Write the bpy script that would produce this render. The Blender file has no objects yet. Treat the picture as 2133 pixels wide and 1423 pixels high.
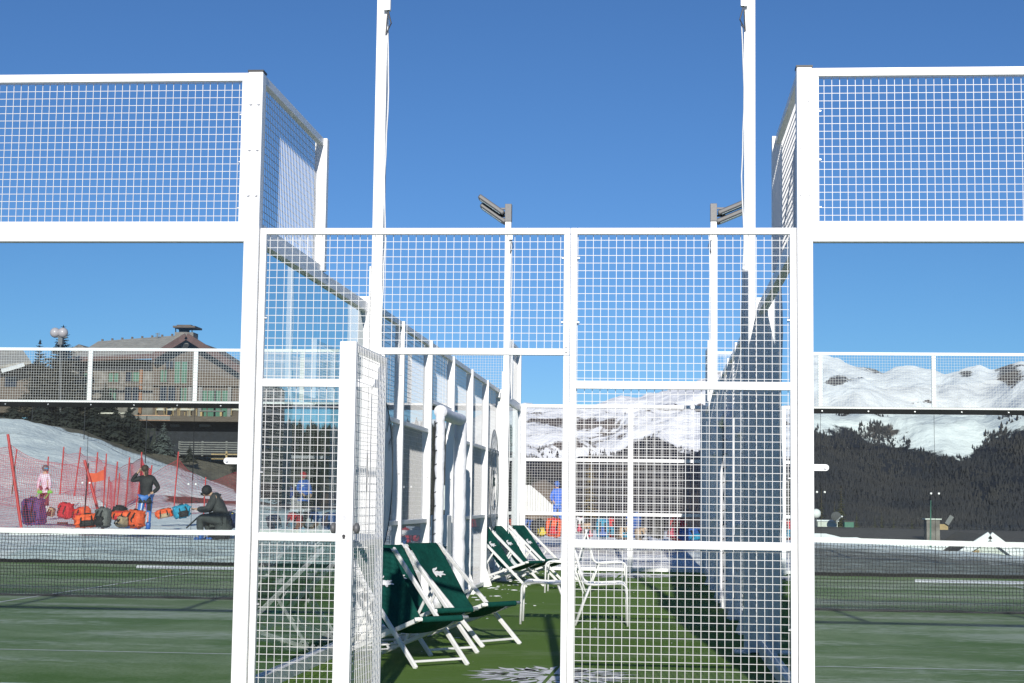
import bpy, math, random
from mathutils import Vector, Matrix, noise
from math import sin, cos, pi, radians, sqrt, exp
random.seed(7)
scn = bpy.context.scene
COL = scn.collection

# ------------------------------------------------------------------ camera
F_PX, YAW, PITCH, ROLL, CH = 3422.2, .08253, .0967, .01317, 1.285
def cam_axes():
    f = Vector((-sin(YAW)*cos(PITCH), cos(YAW)*cos(PITCH), sin(PITCH)))
    r = Vector((cos(YAW), sin(YAW), 0)); u = r.cross(f)
    r2 = r*cos(ROLL)+u*sin(ROLL); u2 = -r*sin(ROLL)+u*cos(ROLL)
    return r2, u2, f
R_, U_, F_ = cam_axes()
def at(px, py, Y):
    """world point at depth Y that was measured at this place of the photo"""
    v = F_+R_*((px-1066.5)/F_PX)-U_*((py-711.5)/F_PX)
    t = Y/v.y
    return Vector((v.x*t, Y, CH+v.z*t))
cam_d = bpy.data.cameras.new('camera'); cam = bpy.data.objects.new('camera', cam_d); COL.objects.link(cam)
cam_d.sensor_width = 36; cam_d.lens = 36*F_PX/2133; cam_d.clip_start = .1; cam_d.clip_end = 20000
m = Matrix((( R_.x,U_.x,-F_.x,0),(R_.y,U_.y,-F_.y,0),(R_.z,U_.z,-F_.z,CH),(0,0,0,1)))
cam.matrix_world = m
scn.camera = cam
scn.view_settings.view_transform = 'Standard'; scn.view_settings.look = 'None'; scn.view_settings.exposure = 0

# ------------------------------------------------------------------ materials
def nt(name):
    mt = bpy.data.materials.new(name); mt.use_nodes = True
    t = mt.node_tree; t.nodes.clear()
    o = t.nodes.new('ShaderNodeOutputMaterial'); o.location = (600, 0)
    return mt, t, o
def N(t, typ, **kw):
    n = t.nodes.new(typ)
    for k, v in kw.items():
        if k in ('inp',):
            for a, b in v.items(): n.inputs[a].default_value = b
        else: setattr(n, k, v)
    return n
def c4(c): return (c[0], c[1], c[2], 1)
def simple(name, col, rough=.5, metal=0, var=.12, scale=6, bump=0, bscale=80, col2=None, spec=.5, stretch=None, detail=4):
    mt, t, o = nt(name); L = t.links
    b = N(t, 'ShaderNodeBsdfPrincipled'); b.inputs['Roughness'].default_value = rough
    b.inputs['Metallic'].default_value = metal; b.inputs['Specular IOR Level'].default_value = spec
    tc = N(t, 'ShaderNodeTexCoord')
    mp = N(t, 'ShaderNodeMapping'); L.new(tc.outputs['Object'], mp.inputs[0])
    if stretch: mp.inputs['Scale'].default_value = stretch
    nz = N(t, 'ShaderNodeTexNoise', inp={'Scale': scale, 'Detail': detail, 'Roughness': .6}); L.new(mp.outputs[0], nz.inputs['Vector'])
    rp = N(t, 'ShaderNodeValToRGB'); L.new(nz.outputs['Fac'], rp.inputs[0])
    e = rp.color_ramp.elements; e[0].position = .3; e[1].position = .7
    if col2: e[0].color = c4(col); e[1].color = c4(col2)
    else:
        e[0].color = c4([x*(1-var) for x in col]); e[1].color = c4([min(1, x*(1+var)) for x in col])
    L.new(rp.outputs[0], b.inputs['Base Color'])
    if bump:
        n2 = N(t, 'ShaderNodeTexNoise', inp={'Scale': bscale, 'Detail': 3}); L.new(mp.outputs[0], n2.inputs['Vector'])
        bp = N(t, 'ShaderNodeBump', inp={'Strength': bump, 'Distance': .02}); L.new(n2.outputs['Fac'], bp.inputs['Height'])
        L.new(bp.outputs[0], b.inputs['Normal'])
    L.new(b.outputs[0], o.inputs[0])
    return mt
M = {}
M['paint'] = simple('white_powder_coat', (.80,.80,.80), .38, var=.03, scale=3)
M['paint_dirty'] = simple('white_paint_weathered', (.74,.74,.72), .5, var=.08, scale=5, bump=.1, bscale=30)
M['wire'] = simple('white_coated_wire', (.58,.58,.58), .45, var=.03)
M['steel'] = simple('galvanised_steel', (.55,.55,.56), .35, .8, var=.15, scale=40)
M['black'] = simple('black_plastic', (.015,.015,.017), .5, var=.2)
M['rubber'] = simple('dark_rubber_strip', (.011,.012,.013), .9, var=.2, spec=.1)
M['cord'] = simple('black_net_cord', (.012,.013,.014), .8, var=.2)
M['tape'] = simple('white_net_tape', (.78,.78,.78), .8, var=.08, scale=14, bump=.4, bscale=40)
M['pad'] = simple('white_vinyl_padding', (.75,.76,.80), .5, var=.05, scale=8, bump=.7, bscale=14)
M['wood'] = simple('white_painted_wood', (.78,.78,.77), .5, var=.05, scale=12, bump=.15, bscale=60)
M['canvas'] = simple('bottle_green_canvas', (.004,.058,.045), .85, var=.25, scale=9, bump=.5, bscale=26, spec=.15)
M['emblem'] = simple('white_print', (.8,.8,.8), .7, var=.04)
M['lamp_grey'] = simple('grey_aluminium', (.13,.13,.135), .5, .2, var=.12, scale=30)
M['lamp_lens'] = simple('floodlight_lens', (.5,.58,.62), .15, 0, var=.1)
M['cable'] = simple('white_cable', (.7,.7,.7), .5)
M['skin'] = simple('skin', (.55,.33,.23), .55, var=.08)

def turf(name, base, pale, amount, dark, scuff=.12):
    mt, t, o = nt(name); L = t.links
    b = N(t, 'ShaderNodeBsdfPrincipled'); b.inputs['Roughness'].default_value = .9; b.inputs['Specular IOR Level'].default_value = .15
    tc = N(t, 'ShaderNodeTexCoord')
    mp = N(t, 'ShaderNodeMapping'); mp.inputs['Scale'].default_value = (.55, .55, 1); L.new(tc.outputs['Object'], mp.inputs[0])
    n1 = N(t, 'ShaderNodeTexNoise', inp={'Scale': .9, 'Detail': 4, 'Roughness': .6, 'Distortion': .6}); L.new(mp.outputs[0], n1.inputs[0])
    n2 = N(t, 'ShaderNodeTexNoise', inp={'Scale': 7, 'Detail': 8, 'Roughness': .75}); L.new(mp.outputs[0], n2.inputs[0])
    n3 = N(t, 'ShaderNodeTexNoise', inp={'Scale': 130, 'Detail': 2}); L.new(tc.outputs['Object'], n3.inputs[0])
    n4 = N(t, 'ShaderNodeTexNoise', inp={'Scale': 26, 'Detail': 9, 'Roughness': .8}); L.new(tc.outputs['Object'], n4.inputs[0])
    av = N(t, 'ShaderNodeMixRGB', inp={0: .78}); L.new(n2.outputs[0], av.inputs[1]); L.new(n4.outputs[0], av.inputs[2])
    mul = N(t, 'ShaderNodeMath', operation='MULTIPLY'); L.new(n1.outputs[0], mul.inputs[0]); L.new(av.outputs[0], mul.inputs[1])
    rp = N(t, 'ShaderNodeValToRGB'); L.new(mul.outputs[0], rp.inputs[0])
    e = rp.color_ramp.elements; e[0].position = amount; e[0].color = (0,0,0,1); e[1].position = amount+.24; e[1].color = (1,1,1,1)
    r3 = N(t, 'ShaderNodeValToRGB'); L.new(n3.outputs[0], r3.inputs[0])
    e = r3.color_ramp.elements; e[0].position = .3; e[0].color = c4(dark); e[1].position = .7; e[1].color = c4(base)
    mx = N(t, 'ShaderNodeMixRGB'); L.new(rp.outputs[0], mx.inputs[0]); L.new(r3.outputs[0], mx.inputs[1]); mx.inputs[2].default_value = c4(pale)
    mp5 = N(t, 'ShaderNodeMapping'); mp5.inputs['Scale'].default_value = (.22, 1, 1); mp5.inputs['Rotation'].default_value = (0,0,.12); L.new(tc.outputs['Object'], mp5.inputs[0])
    n5 = N(t, 'ShaderNodeTexNoise', inp={'Scale': 22, 'Detail': 6, 'Roughness': .7}); L.new(mp5.outputs[0], n5.inputs[0])
    n6 = N(t, 'ShaderNodeTexNoise', inp={'Scale': 1.1, 'Detail': 3}); L.new(mp5.outputs[0], n6.inputs[0])
    m5 = N(t, 'ShaderNodeMath', operation='MULTIPLY'); L.new(n5.outputs[0], m5.inputs[0]); L.new(n6.outputs[0], m5.inputs[1])
    r5 = N(t, 'ShaderNodeMapRange', inp={'From Min': .255, 'From Max': .335, 'To Min': 0, 'To Max': scuff}); L.new(m5.outputs[0], r5.inputs[0])
    mx5 = N(t, 'ShaderNodeMixRGB'); L.new(r5.outputs[0], mx5.inputs[0]); L.new(mx.outputs[0], mx5.inputs[1]); mx5.inputs[2].default_value = (.52,.54,.48,1); mx = mx5
    L.new(mx.outputs[0], b.inputs['Base Color'])
    bp = N(t, 'ShaderNodeBump', inp={'Strength': .5, 'Distance': .015}); L.new(n3.outputs[0], bp.inputs['Height']); L.new(bp.outputs[0], b.inputs['Normal'])
    L.new(b.outputs[0], o.inputs[0]); return mt
M['turf_lane'] = turf('lane_turf', (.155,.275,.050), (.25,.34,.12), .34, (.070,.135,.020))
M['turf_court'] = turf('frosted_court_turf', (.140,.245,.070), (.36,.42,.27), .20, (.070,.140,.032), .6)

def glass_mat():
    mt, t, o = nt('toughened_glass'); L = t.links
    lw = N(t, 'ShaderNodeLayerWeight', inp={'Blend': .5})
    rp = N(t, 'ShaderNodeValToRGB'); L.new(lw.outputs['Facing'], rp.inputs[0])
    e = rp.color_ramp.elements; e[0].position = .0; e[0].color = (.90,.955,.925,1); e[1].position = 1.; e[1].color = (.50,.64,.58,1)
    e2 = rp.color_ramp.elements.new(.45); e2.color = (.80,.88,.87,1)
    tr = N(t, 'ShaderNodeBsdfTransparent'); L.new(rp.outputs[0], tr.inputs[0])
    gl = N(t, 'ShaderNodeBsdfGlossy', inp={'Roughness': .002, 'Color': (.9,.95,.97,1)})
    fr = N(t, 'ShaderNodeFresnel', inp={'IOR': 1.5})
    mu = N(t, 'ShaderNodeMath', operation='MULTIPLY'); mu.inputs[1].default_value = 1.0; mu.use_clamp = True; L.new(fr.outputs[0], mu.inputs[0])
    mx = N(t, 'ShaderNodeMixShader'); L.new(mu.outputs[0], mx.inputs[0]); L.new(tr.outputs[0], mx.inputs[1]); L.new(gl.outputs[0], mx.inputs[2])
    # thin film of dust
    df = N(t, 'ShaderNodeBsdfDiffuse', inp={'Color': (.6,.65,.7,1)})
    nz = N(t, 'ShaderNodeTexNoise', inp={'Scale': 1.3, 'Detail': 6}); tc = N(t, 'ShaderNodeTexCoord'); L.new(tc.outputs['Object'], nz.inputs[0])
    mr = N(t, 'ShaderNodeMapRange', inp={'From Min': .35, 'From Max': .8, 'To Min': .0005, 'To Max': .005}); L.new(nz.outputs[0], mr.inputs[0])
    m2 = N(t, 'ShaderNodeMixShader'); L.new(mr.outputs[0], m2.inputs[0]); L.new(mx.outputs[0], m2.inputs[1]); L.new(df.outputs[0], m2.inputs[2])
    L.new(m2.outputs[0], o.inputs[0]); return mt
M['glass'] = glass_mat()
def film(name, col, alpha):
    mt, t, o = nt(name); L = t.links
    d = N(t, 'ShaderNodeBsdfPrincipled', inp={'Base Color': c4(col), 'Roughness': .6}); tr = N(t, 'ShaderNodeBsdfTransparent')
    mx = N(t, 'ShaderNodeMixShader', inp={0: alpha}); L.new(tr.outputs[0], mx.inputs[1]); L.new(d.outputs[0], mx.inputs[2]); L.new(mx.outputs[0], o.inputs[0]); return mt
M['film'] = film('translucent_white_film', (.75,.76,.78), .5)

def attr_mat(name, layers, base, rough=.8, bump=0, bscale=1., noise_s=(.02,), nz_amt=.5):
    """layers: (attribute, colour a, colour b, noise scale, sharp)"""
    mt, t, o = nt(name); L = t.links
    b = N(t, 'ShaderNodeBsdfPrincipled'); b.inputs['Roughness'].default_value = rough; b.inputs['Specular IOR Level'].default_value = .2
    tc = N(t, 'ShaderNodeTexCoord')
    nb = N(t, 'ShaderNodeTexNoise', inp={'Scale': base[2], 'Detail': 6, 'Roughness': .65}); L.new(tc.outputs['Object'], nb.inputs[0])
    rb = N(t, 'ShaderNodeValToRGB'); L.new(nb.outputs[0], rb.inputs[0]); rb.color_ramp.elements[0].position = .3; rb.color_ramp.elements[1].position = .7
    rb.color_ramp.elements[0].color = c4(base[0]); rb.color_ramp.elements[1].color = c4(base[1])
    cur = rb.outputs[0]
    for (an, ca, cb, ns, sharp) in layers:
        a = N(t, 'ShaderNodeAttribute', attribute_name=an)
        n1 = N(t, 'ShaderNodeTexNoise', inp={'Scale': ns, 'Detail': 9, 'Roughness': .7, 'Distortion': .3}); L.new(tc.outputs['Object'], n1.inputs[0])
        s = N(t, 'ShaderNodeMath', operation='SUBTRACT'); L.new(n1.outputs[0], s.inputs[0]); s.inputs[1].default_value = .5
        s2 = N(t, 'ShaderNodeMath', operation='MULTIPLY_ADD'); L.new(s.outputs[0], s2.inputs[0]); s2.inputs[1].default_value = nz_amt*3; L.new(a.outputs['Fac'], s2.inputs[2])
        mr = N(t, 'ShaderNodeMapRange', inp={'From Min': .5-sharp, 'From Max': .5+sharp}); L.new(s2.outputs[0], mr.inputs[0])
        n2 = N(t, 'ShaderNodeTexNoise', inp={'Scale': ns*5, 'Detail': 5, 'Roughness': .7}); L.new(tc.outputs['Object'], n2.inputs[0])
        r2 = N(t, 'ShaderNodeValToRGB'); L.new(n2.outputs[0], r2.inputs[0]); r2.color_ramp.elements[0].position = .35; r2.color_ramp.elements[1].position = .65
        r2.color_ramp.elements[0].color = c4(ca); r2.color_ramp.elements[1].color = c4(cb)
        mx = N(t, 'ShaderNodeMixRGB'); L.new(mr.outputs[0], mx.inputs[0]); L.new(cur, mx.inputs[1]); L.new(r2.outputs[0], mx.inputs[2]); cur = mx.outputs[0]
    L.new(cur, b.inputs['Base Color'])
    if bump:
        n3 = N(t, 'ShaderNodeTexNoise', inp={'Scale': bscale, 'Detail': 6, 'Roughness': .6}); L.new(tc.outputs['Object'], n3.inputs[0])
        bp = N(t, 'ShaderNodeBump', inp={'Strength': 1, 'Distance': bump}); L.new(n3.outputs[0], bp.inputs['Height']); L.new(bp.outputs[0], b.inputs['Normal'])
    L.new(b.outputs[0], o.inputs[0]); return mt
M['ground'] = attr_mat('spring_snow_and_dirt', [('dirt', (.13,.105,.075), (.26,.225,.17), .35, .12), ('mud', (.10,.055,.04), (.17,.10,.075), .4, .12), ('grit', (.14,.135,.125), (.30,.29,.28), 1.5, .3)],
                       ((.78,.81,.85), (.95,.95,.95), .55), bump=.22, bscale=1.3)
M['mountain'] = attr_mat('mountain_snow_rock_forest', [('rock', (.05,.045,.05), (.16,.13,.12), .020, .05), ('forest', (.008,.012,.025), (.022,.024,.036), .010, .05), ('brown', (.045,.038,.034), (.11,.09,.075), .014, .12)],  # forest tones have distance haze mixed in as blue
                         ((.78,.80,.84), (.90,.91,.92), .004), bump=14, bscale=.012, nz_amt=.45)
M['forest'] = simple('hazy_conifer_foliage', (.007,.011,.025), .9, scale=.006, col2=(.042,.037,.038), detail=8)  # blue in the albedo stands in for aerial haze

# ------------------------------------------------------------------ mesh helpers
class MB:
    def __init__(s): s.v = []; s.f = []
    def quad(s, a, b, c, d):
        n = len(s.v); s.v += [tuple(a), tuple(b), tuple(c), tuple(d)]; s.f.append((n, n+1, n+2, n+3)); return s
    def tri(s, a, b, c):
        n = len(s.v); s.v += [tuple(a), tuple(b), tuple(c)]; s.f.append((n, n+1, n+2)); return s
    def box(s, x0, x1, y0, y1, z0, z1):
        n = len(s.v)
        s.v += [(x0,y0,z0),(x1,y0,z0),(x1,y1,z0),(x0,y1,z0),(x0,y0,z1),(x1,y0,z1),(x1,y1,z1),(x0,y1,z1)]
        s.f += [(n,n+3,n+2,n+1),(n+4,n+5,n+6,n+7),(n,n+1,n+5,n+4),(n+1,n+2,n+6,n+5),(n+2,n+3,n+7,n+6),(n+3,n,n+4,n+7)]
        return s
    def bar(s, p, q, w, h, up=(0,0,1)):
        p = Vector(p); q = Vector(q); d = (q-p).normalized(); up = Vector(up)
        if abs(d.dot(up)) > .99: up = Vector((0,1,0))
        a = d.cross(up).normalized(); b = a.cross(d)
        n = len(s.v); a = a*(w/2); b = b*(h/2)
        for c in (p, q): s.v += [tuple(c-a-b), tuple(c+a-b), tuple(c+a+b), tuple(c-a+b)]
        s.f += [(n,n+1,n+2,n+3),(n+7,n+6,n+5,n+4)]+[(n+i, n+4+i, n+4+(i+1)%4, n+(i+1)%4) for i in range(4)]
        return s
    def tube(s, pts, r, k=8, caps=True):
        pts = [Vector(p) for p in pts]; n0 = len(s.v); m_ = len(pts); prev = None
        for i, p in enumerate(pts):
            d = (pts[min(i+1, m_-1)]-pts[max(i-1, 0)]).normalized()
            ref = prev if prev is not None else (Vector((0,0,1)) if abs(d.z) < .9 else Vector((1,0,0)))
            a = (ref-d*ref.dot(d)).normalized(); b = d.cross(a); prev = a
            rr = r[i] if isinstance(r, (list, tuple)) else r
            for j in range(k):
                t_ = 2*pi*j/k; s.v.append(tuple(p+a*(rr*cos(t_))+b*(rr*sin(t_))))
        for i in range(m_-1):
            for j in range(k):
                s.f.append((n0+i*k+j, n0+i*k+(j+1)%k, n0+(i+1)*k+(j+1)%k, n0+(i+1)*k+j))
        if caps: s.f.append(tuple(n0+j for j in reversed(range(k)))); s.f.append(tuple(n0+(m_-1)*k+j for j in range(k)))
        return s
    def ellip(s, c, r, nu=14, nv=9, p=1., wob=0):
        """super-ellipsoid, p<1 boxy"""
        n0 = len(s.v)
        def sp(x): return math.copysign(abs(x)**p, x)
        for i in range(nv+1):
            a = -pi/2+pi*i/nv
            for j in range(nu):
                b = 2*pi*j/nu
                v = Vector((r[0]*sp(cos(a))*sp(cos(b)), r[1]*sp(cos(a))*sp(sin(b)), r[2]*sp(sin(a))))
                if wob: v *= 1+wob*noise.noise(v*6/max(r)+Vector(c))
                s.v.append((c[0]+v.x, c[1]+v.y, c[2]+v.z))
        for i in range(nv):
            for j in range(nu): s.f.append((n0+i*nu+j, n0+i*nu+(j+1)%nu, n0+(i+1)*nu+(j+1)%nu, n0+(i+1)*nu+j))
        return s
    def grid(s, o, u, v, W, H, pitch, w, layer, off=0.):
        """welded wire mesh: o corner, u/v unit directions, layer = direction the second set of wires is shifted in"""
        o = Vector(o); u = Vector(u); v = Vector(v); l = Vector(layer)*w
        x = off if off else pitch*.5
        while x < W: s.bar(o+u*x, o+u*x+v*H, w, w, layer); x += pitch
        y = pitch*.6
        while y < H: s.bar(o+v*y+l, o+v*y+u*W+l, w, w, layer); y += pitch
        return s
    def build(s, name, mat, parent=None, smooth=False, bevel=0, local=False, solid=0):
        me = bpy.data.meshes.new(name)
        off = Vector((0,0,0))
        if parent is not None and not local: off = Vector(parent['_o']) if '_o' in parent else Vector(parent.location)
        me.from_pydata([(a[0]-off.x, a[1]-off.y, a[2]-off.z) for a in s.v], [], s.f); me.update()
        ob = bpy.data.objects.new(name, me); COL.objects.link(ob)
        me.materials.append(M[mat] if isinstance(mat, str) else mat)
        if smooth:
            for p_ in me.polygons: p_.use_smooth = True
        if parent is not None: ob.parent = parent; ob['_o'] = tuple(off)
        if bevel:
            b = ob.modifiers.new('bevel', 'BEVEL'); b.width = bevel; b.segments = 2; b.limit_method = 'ANGLE'
        if solid:
            b = ob.modifiers.new('solid', 'SOLIDIFY'); b.thickness = solid
        return ob
def tag(o, label=None, cat=None, group=None, kind=None):
    if label: o['label'] = label
    if cat: o['category'] = cat
    if group: o['group'] = group
    if kind: o['kind'] = kind
    return o
def thing(name, loc, label, cat, group=None):
    o = bpy.data.objects.new(name, None); COL.objects.link(o); o.location = loc; o.empty_display_size = .2
    return tag(o, label, cat, group)
def kids(o): return [c for c in bpy.data.objects if c.parent == o]
def copy_tree(o, parent=None):
    c = o.copy(); COL.objects.link(c); c.parent = parent
    for ch in kids(o):
        if ch is not c: copy_tree(ch, c)
    return c

# ------------------------------------------------------------------ world, sun
SUN_EL, SUN_AZ = radians(20.7), math.atan2(.075, 1)       # sun stands behind the camera, a little to the right
w = bpy.data.worlds.new('World'); scn.world = w; w.use_nodes = True; t = w.node_tree; t.nodes.clear()
sky = t.nodes.new('ShaderNodeTexSky'); sky.sky_type = 'NISHITA'; sky.sun_disc = False
sky.sun_elevation = SUN_EL; sky.sun_rotation = pi-SUN_AZ
sky.altitude = 1900; sky.air_density = 1.0; sky.dust_density = .2; sky.ozone_density = 3.0
hs = t.nodes.new('ShaderNodeHueSaturation'); hs.inputs['Saturation'].default_value = 1.0; hs.inputs['Value'].default_value = 1.0
bg = t.nodes.new('ShaderNodeBackground'); bg.inputs[1].default_value = .092
ow = t.nodes.new('ShaderNodeOutputWorld')
tint = t.nodes.new('ShaderNodeMixRGB'); tint.blend_type = 'MULTIPLY'; tint.inputs[0].default_value = 1; tint.inputs[2].default_value = (.50,.74,1.0,1)
t.links.new(sky.outputs[0], hs.inputs['Color']); t.links.new(hs.outputs[0], tint.inputs[1]); t.links.new(tint.outputs[0], bg.inputs[0]); t.links.new(bg.outputs[0], ow.inputs[0])
sd = bpy.data.lights.new('sun', 'SUN'); sd.energy = 5.0; sd.angle = radians(.53); sd.color = (1, .955, .88)
so = bpy.data.objects.new('sun', sd); COL.objects.link(so)
sdir = Vector((sin(SUN_AZ)*cos(SUN_EL), -cos(SUN_AZ)*cos(SUN_EL), sin(SUN_EL)))
so.rotation_euler = sdir.to_track_quat('Z', 'Y').to_euler(); so.location = (5,-20,12)

# ------------------------------------------------------------------ interpolation
def interp(tab, x):
    if x <= tab[0][0]: return tab[0][1]
    for (a, b), (c, d) in zip(tab, tab[1:]):
        if x <= c: return b+(d-b)*(x-a)/(c-a)
    return tab[-1][1]
def sst(a, b, x):
    x = max(0, min(1, (x-a)/(b-a))); return x*x*(3-2*x)
def fbm(x, y, z=0, o=4):
    return noise.fractal(Vector((x, y, z)), 1.0, 2.0, o)

# ------------------------------------------------------------------ ground
D0, D1 = 10.55, 30.6
def ground_h(X, Y):
    r = sqrt(X*X+Y*Y)
    if Y < 31.35:
        return -.05 + (0.12*fbm(X*.1, Y*.1) if Y < 2 and r > 10 else 0)
    t_ = X/Y
    left = interp([(31.35,-.03),(31.9,.03),(33,.15),(36,.33),(45,.42),(65,.85)], Y)
    if Y > 65:
        a = interp([(-.9,12),(-.39,6.3),(-.35,5.3),(-.305,3.7),(-.25,1.7),(-.14,.4)], t_); b_ = interp([(-.9,15),(-.39,7.6),(-.35,7.0),(-.305,4.9),(-.25,4.4),(-.14,1),(-.05,-2)], t_)
        left = interp([(65,.85),(110,a),(140,b_),(160,b_+.4),(400,b_+2),(900,-60)], Y)
    mid = interp([(31.35,-.03),(31.9,.03),(33,.1),(36,.38),(50,.45),(60,-3),(120,-16),(900,-80)], Y)
    e = interp([(.08,.32),(.105,.28),(.235,-.15),(.5,-1.)], t_)
    right = interp([(31.35,-.04),(33,.0),(45,e),(48,e),(54,e-2.2),(120,-20),(900,-80)], Y)
    k1 = sst(-.185, -.12, t_); k2 = sst(.03, .10, t_)
    h = left*(1-k1)+mid*k1; h = h*(1-k2)+right*k2
    amp = .04 if Y < 60 else .35
    return h+amp*fbm(X*.25, Y*.12)*min(1, (Y-31.35)/4)+.03*fbm(X*1.1, Y*.6)*min(1, (Y-31.35)/3)
angs = [-3.1416+i*.06 for i in range(0, 46)]; angs = [a for a in angs if a < -.62]
angs += [-.62+i*.0035 for i in range(0, 320)]; a_ = angs[-1]
while a_ < 3.08: a_ += .06; angs.append(a_)
rad = []; r_ = 3.
while r_ < 30: rad.append(r_); r_ *= 1.12
r_ = 30.5
while r_ < 190: rad.append(r_); r_ *= 1.011
while r_ < 1000: rad.append(r_); r_ *= 1.12
rad.append(1100.)
gv = [(0,0,-.05)]; gd = [0.]; gm = [0.]; gg = [0.]
for r in rad:
    for a in angs:
        X = r*sin(a); Y = r*cos(a); gv.append((X, Y, ground_h(X, Y)))
        t_ = X/max(Y, .1); d = mu_ = g = 0.
        if Y > 31:
            if t_ < -.12:
                cr = interp([(-.9,116),(-.39,118),(-.34,111),(-.305,112),(-.25,108),(-.2,84),(-.12,62)], t_)
                d = sst(cr-3, cr+3, Y) + .55*max(0, fbm(X*.11, Y*.05))*sst(70, 85, Y)
                mu_ = .95*exp(-((Y-71)/5.)**2)*sst(-.31, -.285, t_) + .9*sst(-.262, -.245, t_)*sst(84, 90, Y)*(1-sst(118, 128, Y))
                g = .28*(1-sst(33, 36, Y))
            elif t_ < .06:
                d = .35+.9*sst(52, 60, Y); g = .28
            else: g = .72*(1-sst(40, 47, Y)) + .1; d = .0+sst(60, 70, Y)
        elif r > 8: d = .9*sst(4, 14, -Y+2) if Y < 2 else 0; g = .25  # unseen ground behind the camera, darkened to weaken the veil on the glass
        gd.append(min(d, 1.2)); gm.append(mu_); gg.append(g)
n = len(angs); gf = [(0, 1+(j+1) % n, 1+j) for j in range(n)]
for i in range(len(rad)-1):
    for j in range(n):
        j2 = (j+1) % n; gf.append((1+i*n+j, 1+i*n+j2, 1+(i+1)*n+j2, 1+(i+1)*n+j))
def attr_mesh(name, v, f, mat, attrs, kind='structure'):
    me = bpy.data.meshes.new(name); me.from_pydata(v, [], f); me.update()
    for k, vals in attrs.items():
        at_ = me.attributes.new(k, 'FLOAT', 'POINT'); at_.data.foreach_set('value', vals)
    for p_ in me.polygons: p_.use_smooth = True
    ob = bpy.data.objects.new(name, me); COL.objects.link(ob); me.materials.append(M[mat]); ob['kind'] = kind; return ob
attr_mesh('snowy_ground', gv, gf, 'ground', {'dirt': gd, 'mud': gm, 'grit': gg})

def PX(X, Y):   # bearing of a place, as photo column
    d = Vector((X, Y, 0)); return 1066.5+F_PX*d.dot(R_)/d.dot(F_)
def el(px, py): return (1043+.0132*(px-1066)-py)/3422
SKYL = [(-1500,930),(-200,900),(300,910),(700,905),(920,882),(1010,858),(1090,846),(1200,850),(1320,836),(1400,818),(1480,800),(1540,772),(1640,756),(1740,752),(1800,765),(1850,786),(1960,786),(2010,776),(2060,784),(2133,756),(2300,735),(2700,790),(3600,860)]
TREE = [(-1500,1000),(700,960),(900,935),(1100,950),(1200,957),(1280,950),(1320,908),(1380,915),(1450,935),(1560,912),(1700,906),(1760,896),(1830,912),(1900,930),(1960,948),(2000,968),(2030,938),(2070,905),(2133,894),(2300,880),(3600,930)]
def mount(t_, s):
    """t_ = X/Y bearing, s in 0..1 from foot to crest"""
    Y = 1500+3300*s; X = t_*Y; px = PX(X, Y)
    py = interp(SKYL, px)
    base = -.035; top = el(px, py)
    nn = fbm(X*.0012, Y*.0012, 3, 6)*.010*sst(0, .4, s)*(1-.75*sst(.75, 1, s)) + .0035*fbm(X*.006, Y*.004, 9, 5)*sst(.1, .5, s)
    nn += .018*(.33-abs(fbm(X*.003+7, Y*.0014, 4, 6)))*sst(.25, .6, s)*(1-.45*sst(.8, 1, s))
    prof = .55*s+.45*sst(0, 1, s)
    e_ = base+(top-base)*prof+nn
    return X, Y, CH+e_*Y*1.0035, px, e_
def tree_mask(px, e_, X, Y):
    te = el(px, interp(TREE, px)); return .5+(te-e_)*42+.22*fbm(X*.003, Y*.003, 1, 4)
mv = []; mr_ = []; mf = []; mb = []
ts = [-.75+.0016*i for i in range(0, 940)]; ss = [i/150 for i in range(151)]
ROCK = [(1805,778,60,14,.55),(1745,800,26,10,.5),(1760,822,50,7,.42),(1925,842,30,5,.4),(2108,790,24,24,.55),(2015,783,16,10,.4),(1800,905,80,14,.5),(1150,878,60,9,.42),(1250,880,70,14,.42),(1110,862,40,5,.35),(1360,850,50,14,.35),(1450,860,40,20,.4),(1290,905,60,18,.35),(1170,925,90,18,.5),(920,915,60,15,.4)]
for s in ss:
    for t_ in ts:
        X, Y, Z, px, e_ = mount(t_, s); mv.append((X, Y, Z))
        py = 1043+.0132*(px-1066)-e_*3422
        rk = .17+.30*fbm(X*.0025, Z*.008, 5, 3)
        for (cx, cy, sx, sy, am) in ROCK:
            q = ((px-cx)/sx)**2+((py-cy)/sy)**2
            if q < 6: rk += 1.0*am*exp(-q)*(.55+.8*(1-abs(fbm(X*.004+Z*.006, Z*.016, cx, 4))*2.2))
        mr_.append(rk*(.6+.4*sst(.3, .6, s)))
        fo = tree_mask(px, e_, X, Y); mf.append(max(0, min(1.3, fo)))
        br = -.12+.52*sst(2020, 2120, px)*sst(930, 1010, py)+.3*exp(-((px-1840)/60)**2-((py-920)/10)**2)+.35*exp(-((px-1985)/50)**2-((py-948)/12)**2)+.35*exp(-((px-2100)/60)**2-((py-905)/22)**2)+.62*sst(925, 965, py)*exp(-((px-1250)/190)**4)
        mb.append(br)
nT = len(ts); fm = []
for i in range(len(ss)-1):
    for j in range(nT-1): fm.append((i*nT+j, i*nT+j+1, (i+1)*nT+j+1, (i+1)*nT+j))
attr_mesh('mountain_range', mv, fm, 'mountain', {'rock': mr_, 'forest': mf, 'brown': mb})
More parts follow.
